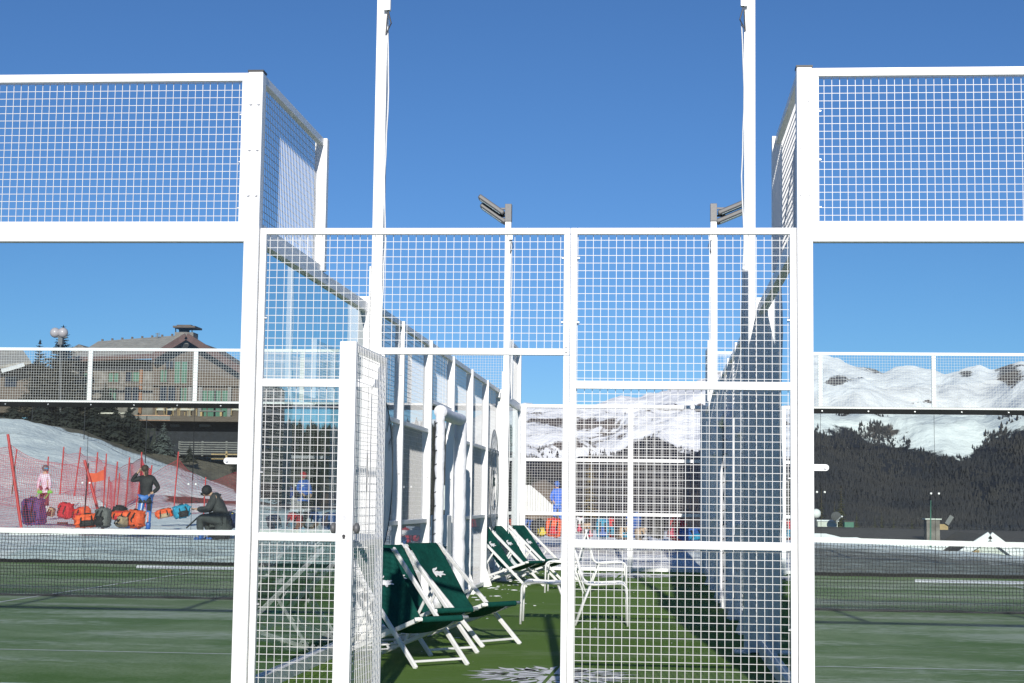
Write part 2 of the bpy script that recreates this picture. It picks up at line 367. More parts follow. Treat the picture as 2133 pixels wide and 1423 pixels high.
# far conifer forest on the mountain flank
fb = MB(); rnd = random.Random(3); cnt = 0; tries = 0
while cnt < 24000 and tries < 300000:
    tries += 1
    t_ = rnd.uniform(-.16, .27) if rnd.random() < .55 else rnd.uniform(.09, .26); s = rnd.random()**.9*.85
    X, Y, Z, px, e_ = mount(t_, s)
    py = 1043+.0132*(px-1066)-e_*3422
    if py > 1110 or py < 860: continue
    mk = tree_mask(px, e_, X, Y)+.85*fbm(X*.007, Y*.007, 7, 4)
    if mk < .46+.22*rnd.random(): continue
    if px > 2020 and py > 950 and rnd.random() < .55: continue
    h = rnd.uniform(4, 12)*(1.1 if rnd.random() < .9 else 1.5); rr = h*rnd.uniform(.20, .34); a0 = rnd.random()*6
    for (z0, z1, k) in ((0, .62, 1.), (.35, 1., .66)):
        n0 = len(fb.v)
        for j in range(5): a = a0+j*2*pi/5; q = rr*k*rnd.uniform(.75, 1.25); fb.v.append((X+q*cos(a), Y+q*sin(a), Z-2+h*z0))
        fb.v.append((X+rnd.uniform(-.5,.5), Y, Z-2+h*z1))
        for j in range(5): fb.f.append((n0+j, n0+(j+1) % 5, n0+5))
    cnt += 1
tag(fb.build('mountain_forest', 'forest'), 'dark conifer forest covering the lower mountain flank', 'forest', kind='stuff')

# ------------------------------------------------------------------ turf and markings
def XL(Y): return -2.58+.01*(Y-D0)
def XR(Y): return .985+.006*(Y-D0)
tag(MB().quad((-12.7,8.5,0),(XL(8.5),8.5,0),(XL(31.2),31.2,0),(-12.6,31.2,0)).build('left_court_turf', 'turf_court'), kind='structure')
tag(MB().quad((XR(8.5),8.5,0),(11.2,8.5,0),(11.2,31.2,0),(XR(31.2),31.2,0)).build('right_court_turf', 'turf_court'), kind='structure')
tag(MB().quad((XL(8.5),8.5,.0),(XR(8.5),8.5,.0),(XR(31.2),31.2,.0),(XL(31.2),31.2,.0)).build('lane_turf', 'turf_lane'), kind='structure')
tag(MB().box(-12.8,11.3,31.2,31.3,-.3,.012).build('platform_edge', 'paint_dirty'), kind='structure')
M['line'] = simple('worn_white_line', (.62,.64,.62), .9, var=.25, scale=9)
ln = MB()
for (x0, x1) in ((-12.5, -2.62), (1.05, 11.0)):
    for yy in (13.45, 27.65): ln.quad((x0,yy-.022,.004),(x1,yy-.022,.004),(x1,yy+.022,.004),(x0,yy+.022,.004))
    xm = -7.69 if x0 < 0 else 6.0
    ln.quad((xm-.025,13.45,.0045),(xm+.025,13.45,.0045),(xm+.025,27.65,.0045),(xm-.025,27.65,.0045))
tag(ln.build('court_lines', 'line'), kind='structure')
M['snow'] = simple('old_snow', (.72,.74,.77), .7, var=.06, scale=4, bump=.6, bscale=20)
def snow_strip(x0, x1, y, wdt, label):
    b = MB(); n_ = 60; top = []; bot = []
    for i in range(n_+1):
        x = x0+(x1-x0)*i/n_; e_ = min(1, i/6, (n_-i)/6)
        ww = wdt*(.45+.5*abs(fbm(x*1.5, y, 2)))*max(.05, e_)
        top.append((x, y+ww, .004)); bot.append((x, y-ww*.6, .004))
    for i in range(n_):
        m1 = ((bot[i][0]), y+.2*wdt, .045); m2 = (bot[i+1][0], y+.2*wdt, .045)
        b.quad(bot[i], bot[i+1], m2, m1); b.quad(m1, m2, top[i+1], top[i])
    tag(b.build('snow_drift', 'snow', smooth=True), label, 'snow drift', 'thin snow drifts along the far end walls')
snow_strip(-9.1, -2.75, 29.0, .42, 'narrow snow drift on the turf of the left court by its far wall')
snow_strip(4.55, 10.8, 28.6, .42, 'narrow snow drift on the turf of the right court by its far wall')

# snowflake emblems painted on the lane turf
def flake(cx, cy, R, name, label):
    b = MB()
    def poly(pts, z=.004):
        n_ = len(b.v); b.v += [(cx+p[0]*R, cy+p[1]*R, z) for p in pts]; b.f.append(tuple(range(n_, n_+len(pts))))
    def rot(pts, a): return [(p[0]*cos(a)-p[1]*sin(a), p[0]*sin(a)+p[1]*cos(a)) for p in pts]
    for k in range(6):
        a = radians(60*k+28)
        for sg in (1, -1):
            g = lambda pts: rot([(p[0], p[1]*sg) for p in (pts if sg > 0 else pts[::-1])], a)
            poly(g([(.09,.022),(.50,.022),(.62,.06),(.50,.10),(.46,.17),(.36,.105),(.30,.20),(.15,.09)]))
            poly(g([(.53,.022),(.84,.022),(1.0,.012),(.80,.085),(.66,.07)]))
            poly(g([(.54,.105),(.66,.085),(.84,.17),(.97,.30),(.80,.24),(.74,.30),(.66,.20)]))
            poly(g([(.38,.15),(.48,.19),(.60,.30),(.70,.50),(.52,.38),(.46,.42),(.40,.27)]))
    tag(b.build(name, 'emblem'), label, 'painted emblem', 'white snowflake emblems painted on the lane turf')
flake(-.70, 12.35, .66, 'turf_emblem', 'white snowflake emblem painted on the turf right behind the gate')
flake(-.45, 29.4, 1.1, 'turf_emblem', 'white snowflake emblem on the turf at the far end of the lane')

# ------------------------------------------------------------------ padel court enclosures
ZB, ZG, ZT = 2.96, 3.05, 4.10      # underside of beam, top of beam, top of mesh
def bolt_set(par, pts, d=(0,-1,0), r=.011, mat='steel', name='bolt'):
    for p in pts:
        b_ = MB(); bolts(b_, [p], d, r); b_.build(name, mat, par)
def bolts(mb, pts, d=(0,-1,0), r=.011):
    for p in pts:
        p = Vector(p); d_ = Vector(d); mb.tube([p, p+d_*.006], r*1.35, 10); mb.tube([p+d_*.006, p+d_*.016], r, 6)
def end_wall(name, xa, xb, Y, label, face, corner):
    """glass end wall from xa to xb; face=-1 : outer side looks at the camera; corner = x of the lane-side corner"""
    R0 = thing(name, (corner, Y, 0), label, 'glass wall', 'end walls of the two courts')
    near = face < 0
    fr = MB()
    s_ = 1 if xb > corner+1 else -1
    # corner post, 100 mm, full height
    c0, c1 = (corner-.05, corner+.05)
    post = MB().box(c0, c1, Y-.04, Y+.06, 0, ZT); post.build('corner_post', 'paint', R0, bevel=.006)
    MB().box(c0-.003, c1+.003, Y-.043, Y+.063, ZT, ZT+.012).build('post_cap', 'black', R0)
    x0, x1 = (min(xa, xb), max(xa, xb))
    if s_ > 0: x0 = c1
    else: x1 = c0
    # mesh frame
    k = .042
    fr.box(x0, x1, Y-.03, Y+.012, ZT-.058, ZT-.004)
    fr.box(x0, x1, Y-.03, Y+.012, ZG, ZG+.045)
    xs = []; i = 0
    while True:
        x = (corner-s_*0+s_*2.055*(i+1)); i += 1
        if abs(x-corner) > 10.1: break
        xs.append(x)
    xin = x0 if s_ > 0 else x1-k
    fr.box(xin, xin+k, Y-.03, Y+.012, ZG+.045, ZT-.058)
    for x in xs: fr.box(x-.04, x+.04, Y-.031, Y+.013, ZG+.045, ZT-.058)
    fr.build('mesh_frame', 'paint', R0, bevel=.004)
    wm = MB(); wm.grid((x0+.005, Y+.016 if near else Y-.036, ZG+.01), (1,0,0), (0,0,1), x1-x0-.01, ZT-ZG-.03, .05, .0037, (0,1 if near else -1,0)); wm.build('wire_mesh', 'wire', R0)
    # glass beam
    bm_ = MB().box(x0, x1, Y-.045, Y+.02, ZB, ZG-.002); bm_.build('top_beam', 'paint' if near else 'rubber', R0, bevel=.003)
    if near: MB().box(x0, x1, Y+.021, Y+.03, ZB, ZG-.004).build('inner_strip', 'rubber', R0)
    else:
        x = x0+.35
        while x < x1: bolt_set(R0, [(x, Y-.046, (ZB+ZG)/2)], r=.010); x += .84
    MB().box(x0, x1, Y-.03, Y+.05, .001, .06).build('base_rail', 'paint' if near else 'rubber', R0)
    # glass panes with a small gap at each seam
    edges = [x1 if s_ < 0 else x0]+xs+[x0 if s_ < 0 else x1]
    for a, b in zip(edges, edges[1:]):
        a_, b_ = min(a, b)+.004, max(a, b)-.004
        if b_-a_ < .1: continue
        MB().quad((a_, Y, .062), (b_, Y, .062), (b_, Y, ZB-.004), (a_, Y, ZB-.004)).build('glass_pane', 'glass', R0)
    seam = MB()
    for x in xs: seam.box(x-.003, x+.003, Y-.004, Y+.004, .105, ZB-.004)
    seam.build('seam', 'rubber', R0)
    lug = MB()
    if near:
        for z in (3.885, 3.577, 3.272): bolt_set(R0, [(corner-.026, Y-.04, z), (corner+.027, Y-.04, z)])
        zl = 1.52; L_ = .10; a = (c0 if s_ < 0 else c1)
        pts = []
        for q in range(9):
            th = -pi/2+pi*q/8; pts.append((a+s_*(.075+.021*cos(th)), zl+.021*sin(th)))
        pts = [(a-s_*.01, zl-.021)]+pts+[(a-s_*.01, zl+.021)]
        n_ = len(pts); lg = MB()
        lg.v = [(p[0], Y-.016, p[1]) for p in pts]+[(p[0], Y-.004, p[1]) for p in pts]
        lg.f = [tuple(range(n_)), tuple(range(2*n_-1, n_-1, -1))]+[(i_, i_+n_, (i_+1) % n_+n_, (i_+1) % n_) for i_ in range(n_)]
        lo = lg.build('glass_lug', 'paint', R0, bevel=.002)
        bb = MB(); bolts(bb, [(a+s_*.072, Y-.016, zl)], r=.009); bb.build('bolt', 'steel', lo)
        for z in (3.82, 3.50, 3.19): bolt_set(R0, [(xin+(k if s_ > 0 else 0), Y, z)], d=(s_, 0, 0), r=.006)
    else:
        for x in xs: bolt_set(R0, [(x-.07, Y-.006, 1.52), (x+.07, Y-.006, 1.52)], r=.014, mat='paint')
    return R0
end_wall('glass_end_wall', -12.6, XL(D0), D0, 'tall glass wall with white mesh on top, nearest on the left of the gate', -1, -2.60)
end_wall('glass_end_wall', XR(D0), 11.0, D0, 'tall glass wall with white mesh on top, nearest on the right of the gate', -1, 1.003)
end_wall('glass_end_wall', -12.6, XL(D1), D1, 'far glass wall of the left court with snowy slope and chalet behind it', 1, -2.40)
end_wall('glass_end_wall', XR(D1), 11.2, D1, 'far glass wall of the right court with the mountains behind it', 1, 1.13)

def side_wall(name, XF, sx, label, padded):
    """wall along the lane. sx=+1: lane lies at +x side (left court)"""
    R0 = thing(name, (XF(D0), D0, 0), label, 'court side wall', 'side walls flanking the lane')
    def P(y, z, o=0): return Vector((XF(y)+o*sx, y, z))
    up = (0,0,1)
    # stepped high mesh at both ends
    for (ya, yb) in ((D0+.06, D0+2.0), (D1-2.0, D1-.06)):
        fr = MB()
        fr.bar(P(ya, ZT-.03), P(yb, ZT-.03), .045, .055, up); fr.bar(P(ya, ZG+.025), P(yb, ZG+.025), .045, .045, up)
        fr.build('high_mesh_frame', 'paint', R0, bevel=.003)
        ye = yb if ya < 20 else ya
        pp = P(ye, 0); MB().box(pp.x-.05, pp.x+.05, ye-.03, ye+.05, ZG+.0, ZT).build('step_post', 'paint', R0, bevel=.004)
        g = MB(); u = (P(yb, 0)-P(ya, 0)); L_ = u.length; u.normalize()
        g.grid(P(ya, ZG+.04, -.028), u, (0,0,1), L_, ZT-ZG-.08, .05, .0037, (-sx,0,0)); g.build('high_wire_mesh', 'wire', R0)
    # glass bays
    for (ya, yb) in ((D0+.06, D0+2), (D0+2, D0+4), (D1-4, D1-2), (D1-2, D1-.06)):
        a, b = P(ya+.005, .105), P(yb-.005, .105)
        MB().quad(a, b, b+Vector((0,0,ZB-.11)), a+Vector((0,0,ZB-.11))).build('glass_pane', 'glass', R0)
    for (ya, yb) in ((D0+.06, D0+4), (D1-4, D1-.06)):
        MB().bar(P(ya, (ZB+ZG)/2-.002, .0), P(yb, (ZB+ZG)/2-.002, .0), .07, ZG-ZB-.004, up).build('glass_beam', 'paint', R0, bevel=.003)
        MB().bar(P(ya, .05), P(yb, .05), .08, .10, up).build('base_rail', 'paint_dirty', R0, bevel=.003)
    # mesh bays: posts every two metres
    ys = [D0+4+2.04*i for i in range(7)]
    for i, y in enumerate(ys):
        pp = P(y, 0); zz = 3.10
        pb = MB().box(pp.x-.05, pp.x+.05, y-.035, y+.035, .012, zz)
        pst = pb.build('post', 'paint', R0, bevel=.004)
        ft = MB().box(pp.x-.11, pp.x+.11, y-.07, y+.07, .0, .011)
        # gusset
        gx = pp.x+sx*.05; ft.v += [(gx,y-.006,.012),(gx+sx*.09,y-.006,.012),(gx,y-.006,.28),(gx,y+.006,.012),(gx+sx*.09,y+.006,.012),(gx,y+.006,.28)]
        n_ = len(ft.v)-6; ft.f += [(n_,n_+1,n_+2),(n_+5,n_+4,n_+3),(n_,n_+3,n_+4,n_+1),(n_+1,n_+4,n_+5,n_+2)]
        fo = ft.build('foot_plate', 'paint_dirty', pst)
        bolt_set(pst, [(pp.x+sx*.02, y-.035, z) for z in (.55, 1.55, 2.55)], r=.010)
    zr = (1.05, 2.07)
    for i in range(6):
        ya, yb = ys[i]+.035, ys[i+1]-.035
        door = padded and i in (2,)
        fr = MB(); fr.bar(P(ya, 3.065), P(yb, 3.065), .05, .06, up)
        if not door:
            for z in zr: fr.bar(P(ya, z), P(yb, z), .045, .045, up)
            fr.bar(P(ya, .05), P(yb, .05), .045, .05, up)
        else:
            fr.bar(P(ya, 2.42), P(yb, 2.42), .045, .045, up)
        fr.build('panel_frame', 'paint', R0, bevel=.003)
        z0 = .04 if not door else 2.4
        g = MB(); u = (P(yb, 0)-P(ya, 0)); L_ = u.length; u.normalize()
        g.grid(P(ya, z0, -.03), u, (0,0,1), L_, 3.05-z0, .05, .0037, (-sx,0,0)); g.build('wire_mesh', 'wire', R0)
    if padded:
        for (y, r, z) in ((19.0, .055, 2.30), (20.9, .085, 2.27)):
            b = MB(); x = XF(y)+.10*sx; pts = []; rr = []
            for q in range(25):
                zz = .05+(z-.05)*q/24; pts.append((x+.004*sin(q*2.1), y+.004*cos(q*1.7), zz)); rr.append(r*(1+.02*sin(q*1.9+y)+(-.06 if q in (8, 16) else 0)))
            b.tube(pts, rr, 16); b.build('upright_padding', 'pad', R0, smooth=True)
        b = MB(); pts = []; rr = []
        for q in range(25):
            y = 18.97+1.95*q/24; pts.append((XF(y)+.10*sx, y, 2.31-.04*sin(pi*q/24)*.3)); rr.append(.075*(1+.03*sin(q*2.3)-(.10 if q in (6, 12, 18) else 0)))
        b.tube(pts, rr, 16); b.build('crossbar_padding', 'pad', R0, smooth=True)
        lc = MB(); x = XF(19.)+.10*sx; lc.tube([(x-.065, 18.98+.004*sin(q), .3+q*.1) for q in range(20)], .006, 5)
        for q in range(12): lc.tube([(x-.07, 18.99, .4+q*.16), (x-.03, 18.94, .42+q*.16)], .005, 5)
        lc.build('lacing', 'black', R0)
    return R0
side_wall('court_side_wall', XL, 1, 'white steel side wall left of the lane, glass then mesh bays, padded opening', True)
side_wall('court_side_wall', XR, -1, 'white steel side wall right of the lane, mostly in its own shade', True)

# ------------------------------------------------------------------ gate screen
def rect_frame(x0, x1, z0, z1, Y, k=.042, d=.04, rails=()):
    b = MB(); b.box(x0, x0+k, Y-d/2, Y+d/2, z0, z1); b.box(x1-k, x1, Y-d/2, Y+d/2, z0, z1)
    b.box(x0+k, x1-k, Y-d/2, Y+d/2, z1-k, z1); b.box(x0+k, x1-k, Y-d/2, Y+d/2, z0, z0+k)
    for z in rails: b.box(x0+k, x1-k, Y-d/2+.001, Y+d/2-.001, z-.026, z+.026)
    return b
GY = D0+.01
G = thing('gate_screen', (-.8, GY, 0), 'white wire mesh gate screen with open door between the two glass walls', 'gate')
gx0, gxd, gx1 = -2.547, -.498, .951
b = MB(); b.box(gx0, gx0+.042, GY-.02, GY+.02, .03, 3.055); b.box(gx0+.042, gxd-.0015, GY-.02, GY+.02, 3.013, 3.055); b.box(gxd-.0435, gxd-.0015, GY-.02, GY+.02, 2.224, 3.013); b.box(-1.742, gxd-.0435, GY-.02, GY+.02, 2.224, 2.266)
b.build('overhead_frame', 'paint', G, bevel=.005)
MB().grid((-1.735, GY+.022, 2.24), (1,0,0), (0,0,1), gxd+1.735-.04, .79, .05, .0037, (0,1,0), off=.02).build('overhead_mesh', 'wire', G)
b = MB(); b.box(-1.742, -1.70, GY-.02, GY+.02, .03, 2.222); b.box(gx0+.043, -1.743, GY-.019, GY+.019, 1.009, 1.061); b.box(gx0+.043, -1.743, GY-.019, GY+.019, .03, .07)
b.build('fixed_panel_frame', 'paint', G, bevel=.004)
MB().box(gx0+.043, -1.743, GY-.019, GY+.019, 2.008, 2.06).build('fixed_panel_rail', 'paint', G, bevel=.004)
MB().grid((gx0+.04, GY+.022, .05), (1,0,0), (0,0,1), -1.737-gx0-.04, 2.97, .05, .0037, (0,1,0), off=.02).build('fixed_panel_mesh', 'wire', G)
MB().box(gxd-.041, gxd-.001, GY-.02, GY+.02, .0, 2.222).build('door_jamb', 'paint', G, bevel=.004)
rect_frame(gxd+.001, gx1, .03, 3.055, GY, rails=(1.02, 2.035)).build('side_panel_frame', 'paint', G, bevel=.004)
MB().grid((gxd+.04, GY+.022, .05), (1,0,0), (0,0,1), gx1-gxd-.085, 2.98, .05, .0037, (0,1,0), off=.006).build('side_panel_mesh', 'wire', G)
for (x, z, d) in ((gxd-.041, 2.86, -1), (gxd-.041, 2.44, -1), (gxd+.043, 2.86, 1), (gxd+.043, 2.44, 1), (gx0+.042, 2.46, 1), (gx1-.042, 2.46, -1), (gx1-.042, 1.45, -1), (gx0+.042, 1.45, 1), (gx0+.042, .60, 1), (gx1-.042, .5, -1)):
    bolt_set(G, [(x, GY, z)], d=(d, 0, 0), r=.008)
bolt_set(G, [(gxd-.022, GY-.02, 2.28), (gxd-.022, GY-.02, 2.25)], r=.007)
# door leaf, swung towards the camera
ang = radians(-92.1); hinge = Vector((-1.700, D0-.035, 0)); du = Vector((cos(ang), sin(ang), 0)); dn = Vector((-sin(ang), cos(ang), 0))
DW, DH = 1.08, 2.20
df = MB()
def dp(u, z, n=0): return hinge+du*u+dn*n+Vector((0,0,z))
df.bar(dp(0.02, .03), dp(0.02, DH), .04, .04, du); df.bar(dp(DW-.02, .03), dp(DW-.02, DH), .098, .04, du)
for z in (.05, 1.02, DH-.021): df.bar(dp(.04, z), dp(DW-.04, z), .04, .042, (0,0,1))
dr = df.build('door', 'paint', G, bevel=.003)
g = MB(); g.grid(dp(.03, .05, .024), du, (0,0,1), DW-.08, DH-.06, .05, .0037, -dn); g.build('door_mesh', 'wire', dr)
lk = MB(); e_ = dp(DW, 1.14)
lk.tube([e_+Vector((.0,0,-.07)), e_+Vector((0,-.004,-.07))], .010, 12); lk.box(e_.x-.007, e_.x+.007, e_.y-.005, e_.y, e_.z-.085, e_.z-.065); lk.build('keyhole', 'black', dr)
lk = MB(); lk.tube([e_+Vector((0,0,.035)), e_+Vector((0,-.004,.035))], .012, 14); lk.build('lock_screw', 'steel', dr); lk = MB(); lk.tube([e_+Vector((0,0,.13)), e_+Vector((0,-.004,.13))], .008, 10); lk.build('lock_screw', 'steel', dr)
for sg in (1, -1):
    c = dp(DW-.03, 1.115, 0); kn = MB(); kn.tube([c+dn*.03*sg, c+dn*.055*sg], .014, 12); kn.tube([c+dn*.055*sg, c+dn*.062*sg, c+dn*.078*sg, c+dn*.084*sg], [.022,.032,.030,.018], 16); kn.build('knob', 'lamp_grey', dr, smooth=True)

# far lane fence
FX0, FX1, FY_ = -2.30, 1.04, D1+.12
Fn = thing('mesh_fence', (-.6, FY_, 0), 'white mesh fence closing the far end of the lane in front of the backpacks', 'fence')
for x in (FX0, -.30, FX1): MB().box(x-.05, x+.05, FY_-.03, FY_+.03, 0, 3.10).build('post', 'paint', Fn, bevel=.004)
for z in (.05, 1.06, 2.06, 3.065):
    for (a, c) in ((FX0+.05, -.35), (-.25, FX1-.05)): MB().box(a, c, FY_-.025, FY_+.025, z-.03, z+.03).build('rail', 'paint', Fn)
for (a, c) in ((FX0+.04, -.35), (-.26, FX1-.04)): MB().grid((a, FY_+.028, .05), (1,0,0), (0,0,1), c-a, 3.0, .05, .0037, (0,1,0)).build('wire_mesh', 'wire', Fn)

# ------------------------------------------------------------------ tennis style nets
def net(x0, x1, label):
    Y = 20.55; zt = .83
    Rn = thing('court_net', ((x0+x1)/2, Y, 0), label, 'net', 'nets across the two courts')
    b = MB(); n_ = 90; xm = (x0+x1)/2; hw = (x1-x0)/2
    def zs(x): return zt+.05*((x-xm)/hw)**2
    for i in range(n_):
        xa = x0+(x1-x0)*i/n_; xb = x0+(x1-x0)*(i+1)/n_
        for yy in (Y-.014, Y+.014):
            b.quad((xa,yy,zs(xa)-.035),(xb,yy,zs(xb)-.035),(xb,yy,zs(xb)+.03),(xa,yy,zs(xa)+.03))
        b.quad((xa,Y-.014,zs(xa)+.03),(xb,Y-.014,zs(xb)+.03),(xb,Y+.014,zs(xb)+.03),(xa,Y+.014,zs(xa)+.03))
    b.build('net_tape', 'tape', Rn)
    g = MB(); cols = int((x1-x0)/.042)
    rows = [.02+.0405*k for k in range(20)]
    def pt(i, k):
        x = x0+i*.042; z = rows[k] if k < len(rows) else zs(x)-.03
        return (x+.003*sin(k*1.3+i*.05)+(.0025 if (i+k) % 2 else -.0025), Y+.01*sin(i*.07+k*.3), z+.003*sin(i*.4)+(.002 if (i+k) % 2 else -.002))
    for i in range(cols+1):
        for k in range(len(rows)): g.bar(pt(i, k), pt(i, k+1), .0052, .0052, (0,1,0))
    for k in range(len(rows)):
        for i in range(cols): g.bar(pt(i, k), pt(i+1, k), .0052, .0052, (0,1,0))
    g.build('net_mesh', 'cord', Rn)
    g = MB()
    g.tube([(x0+(x1-x0)*q/60, Y+.015*sin(q*.5), .012+.006*sin(q*1.3)) for q in range(61)], .016, 8); g.build('bottom_cord', 'cord', Rn, smooth=True)
    for x in (x0-.04, x1+.04):
        MB().tube([(x, Y, 0), (x, Y, zt+.1)], .035, 16).build('net_post', 'paint', Rn, smooth=True)
net(-12.45, -2.66, 'black net with white top tape across the left court')
net(1.16, 10.95, 'black net with white top tape across the right court')

# ------------------------------------------------------------------ floodlight poles
def pole(x, y, sgn, label, far):
    Rp = thing('floodlight_pole', (x, y, 0), label, 'light pole', 'floodlight poles beside the lane')
    H = 6.12 if far else 6.32
    MB().box(x-.05, x+.05, y-.05, y+.05, .01, H).build('pole', 'paint', Rp, bevel=.006)
    MB().box(x-.14, x+.14, y-.14, y+.14, 0, .012).build('base_plate', 'paint_dirty', Rp)
    bk = MB().box(x-.065, x-.052, y-.06, y+.06, .5, 3.38); bk.build('bracket', 'paint', Rp)
    hd = MB(); hd.box(x-.054, x+.054, y-.07, y+.07, H-.27, H+.02)
    hd.bar((x, y, H-.05), (x+sgn*.22, y, H-.05), .03, .03); hd.bar((x, y+.08, H-.16), (x+sgn*.20, y+.08, H-.16), .03, .03)
    hd.build('lamp_bracket', 'lamp_grey', Rp, bevel=.004)
    for k, (dx, dz) in enumerate(((0, .0), (.02, -.12))):
        q0 = Vector((x+sgn*(.07-dx), y-.06+.12*k, H-.15+dz)); dirv = Vector((sgn*.82, -.05, .57 if sgn < 0 else .34)).normalized()
        q1 = q0+dirv*.50
        lb = MB().bar(q0, q1, .26, .075, (-sgn*.5, 0, .86)); lo = lb.build('lamp_head', 'lamp_grey', Rp, bevel=.02)
        nrm = Vector((0,1,0)).cross(dirv).normalized()
        if nrm.z > 0: nrm = -nrm
        MB().bar(q0+dirv*.05+nrm*.041, q1-dirv*.05+nrm*.041, .20, .008, (-sgn*.5, 0, .86)).build('lens', 'lamp_lens', lo)
    cb = MB(); xs_ = x+.062*(1 if sgn < 0 else -1)
    cb.tube([(xs_+.012*sin(q*.9)*(1 if q % 5 else .2), y-.05+.006*cos(q), .4+q*.2) for q in range(27)], .007, 6); cb.build('cable', 'cable', Rp, smooth=True)
    jb = MB().box(x+.052*sgn*-1-.03, x+.052*sgn*-1+.03, y-.11, y-.052, H-.58, H-.46); jb.build('junction_box', 'paint', Rp)
    lp = MB(); lp.tube([(x-.05*sgn, y-.08, H-.55), (x-.09*sgn, y-.08, H-.70), (x-.04*sgn, y-.07, H-.80), (x-.05*sgn, y-.06, H-.6)], .006, 6); lp.build('cable_loop', 'black', Rp)
pole(-2.440, 14.62, -1, 'tall white floodlight pole at left of the lane, nearest to the gate', False)
pole(.905, 14.62, 1, 'tall white floodlight pole at right of the lane, nearest to the gate', False)
pole(-2.285, 26.6, -1, 'white floodlight pole at the far left end of the lane, lamps showing', True)
pole(1.065, 26.6, 1, 'white floodlight pole at the far right end of the lane, lamps showing', True)

# ------------------------------------------------------------------ emblem shapes
CROC = [(925,485),(850,520),(740,535),(650,555),(590,610),(565,700),(570,780),(595,850),(615,930),(640,945),(690,925),(680,880),(800,880),(820,930),(845,970),(920,945),(925,895),(1040,865),(1190,880),(1225,855),(1200,830),(1130,800),(1050,770),(985,768),(1110,765),(1190,720),(1205,695),(1150,685),(1090,700),(1000,685),(950,700),(860,675),(790,670),(670,690),(700,660),(780,625),(850,595),(920,530)]
CROC = [((x-895)/660., (727-y)/485.) for x, y in CROC]
from mathutils.geometry import tessellate_polygon
def flat_poly(mb, pts3):
    tr = tessellate_polygon([[Vector(p) for p in pts3]]); n_ = len(mb.v); mb.v += [tuple(p) for p in pts3]
    for a in tr: mb.f.append(tuple(n_+i for i in a))

# ------------------------------------------------------------------ round signs on the left side wall
def letters(txt, size):
    cu = bpy.data.curves.new('txt', 'FONT'); cu.body = txt; cu.size = size; cu.align_x = 'CENTER'; cu.align_y = 'CENTER'
    o = bpy.data.objects.new('txt', cu); COL.objects.link(o); dg = bpy.context.evaluated_depsgraph_get()
    me = bpy.data.meshes.new_from_object(o.evaluated_get(dg)); v = [tuple(a.co) for a in me.vertices]; f = [tuple(p.vertices) for p in me.polygons]
    bpy.data.objects.remove(o); bpy.data.curves.remove(cu); bpy.data.meshes.remove(me); return v, f
M['dark_print'] = simple('dark_print', (.06,.07,.07), .6)
M['green_print'] = simple('green_print', (.02,.09,.06), .6)
def round_sign(y, z, r, label, solid):
    x = XL(y)+.045; Rs = thing('round_sign', (x, y, z), label, 'sign', 'round signs on the left side wall')
    b = MB(); n_ = 48
    ring = [(x, y+r*cos(2*pi*i/n_), z+r*sin(2*pi*i/n_)) for i in range(n_)]
    if solid:
        b.v += ring; b.f.append(tuple(range(n_)))
    else:
        for up_ in (1, -1):
            seg = [(x, y+r*cos(a), z+r*sin(a)*up_) for a in [radians(32)+radians(116)*i/20 for i in range(21)]]
            n0 = len(b.v); b.v += seg; b.f.append(tuple(range(n0, n0+21)))
        for i in range(n_):
            a, c = 2*pi*i/n_, 2*pi*(i+1)/n_
            b.quad((x+.001,y+r*cos(a),z+r*sin(a)),(x+.001,y+r*cos(c),z+r*sin(c)),(x+.001,y+r*.84*cos(c),z+r*.84*sin(c)),(x+.001,y+r*.84*cos(a),z+r*.84*sin(a)))
    b.build('disc', 'film' if not solid else 'pad', Rs)
    b = MB()
    for rr in ((r*.985,) if solid else (r*.985, r*.62)):
        b.tube([(x+.004, y+rr*cos(2*pi*i/n_), z+rr*sin(2*pi*i/n_)) for i in range(n_+1)], .004, 5)
    b.build('outline', 'dark_print', Rs)
    txt = 'LACOSTE'
    for i, chh in enumerate(txt):
        a = radians(150-20*i) ; v, f = letters(chh, .2)
        # text reads from the lane (+x side): right of the reader = +y
        rot_ = a-pi/2; tb = MB(); n0 = 0
        for p in v:
            u_ = p[0]*cos(rot_)-p[1]*sin(rot_)+r*.8*cos(a); w_ = p[0]*sin(rot_)+p[1]*cos(rot_)+r*.8*sin(a)
            tb.v.append((x+.006, y+u_, z+w_))
        tb.f += [tuple(n0+i_ for i_ in q) for q in f]
        tb.build('letter', 'dark_print', Rs)
    cb = MB(); flat_poly(cb, [(x+.005, y+p[0]*.62*r, z+p[1]*.46*r) for p in CROC]); cb.build('crocodile_emblem', 'green_print', Rs)
round_sign(15.28, 1.52, .74, 'round white sign with dark letters just behind the open gate door', True)
round_sign(25.70, 1.62, .78, 'round translucent sign with crocodile at the far end of the left wall', False)

# white box between the padded uprights
B = thing('storage_box', (-2.47, 20.0, 0), 'tall white box with green emblem standing between the padded uprights', 'box')
MB().box(-2.62, -2.41, 20.0, 20.4, .0, 1.10).build('box_body', 'paint', B, bevel=.012)
cb = MB(); flat_poly(cb, [(-2.45+p[0]*.08, 19.997, .72+p[1]*.06) for p in CROC]); cb.build('crocodile_emblem', 'green_print', B)

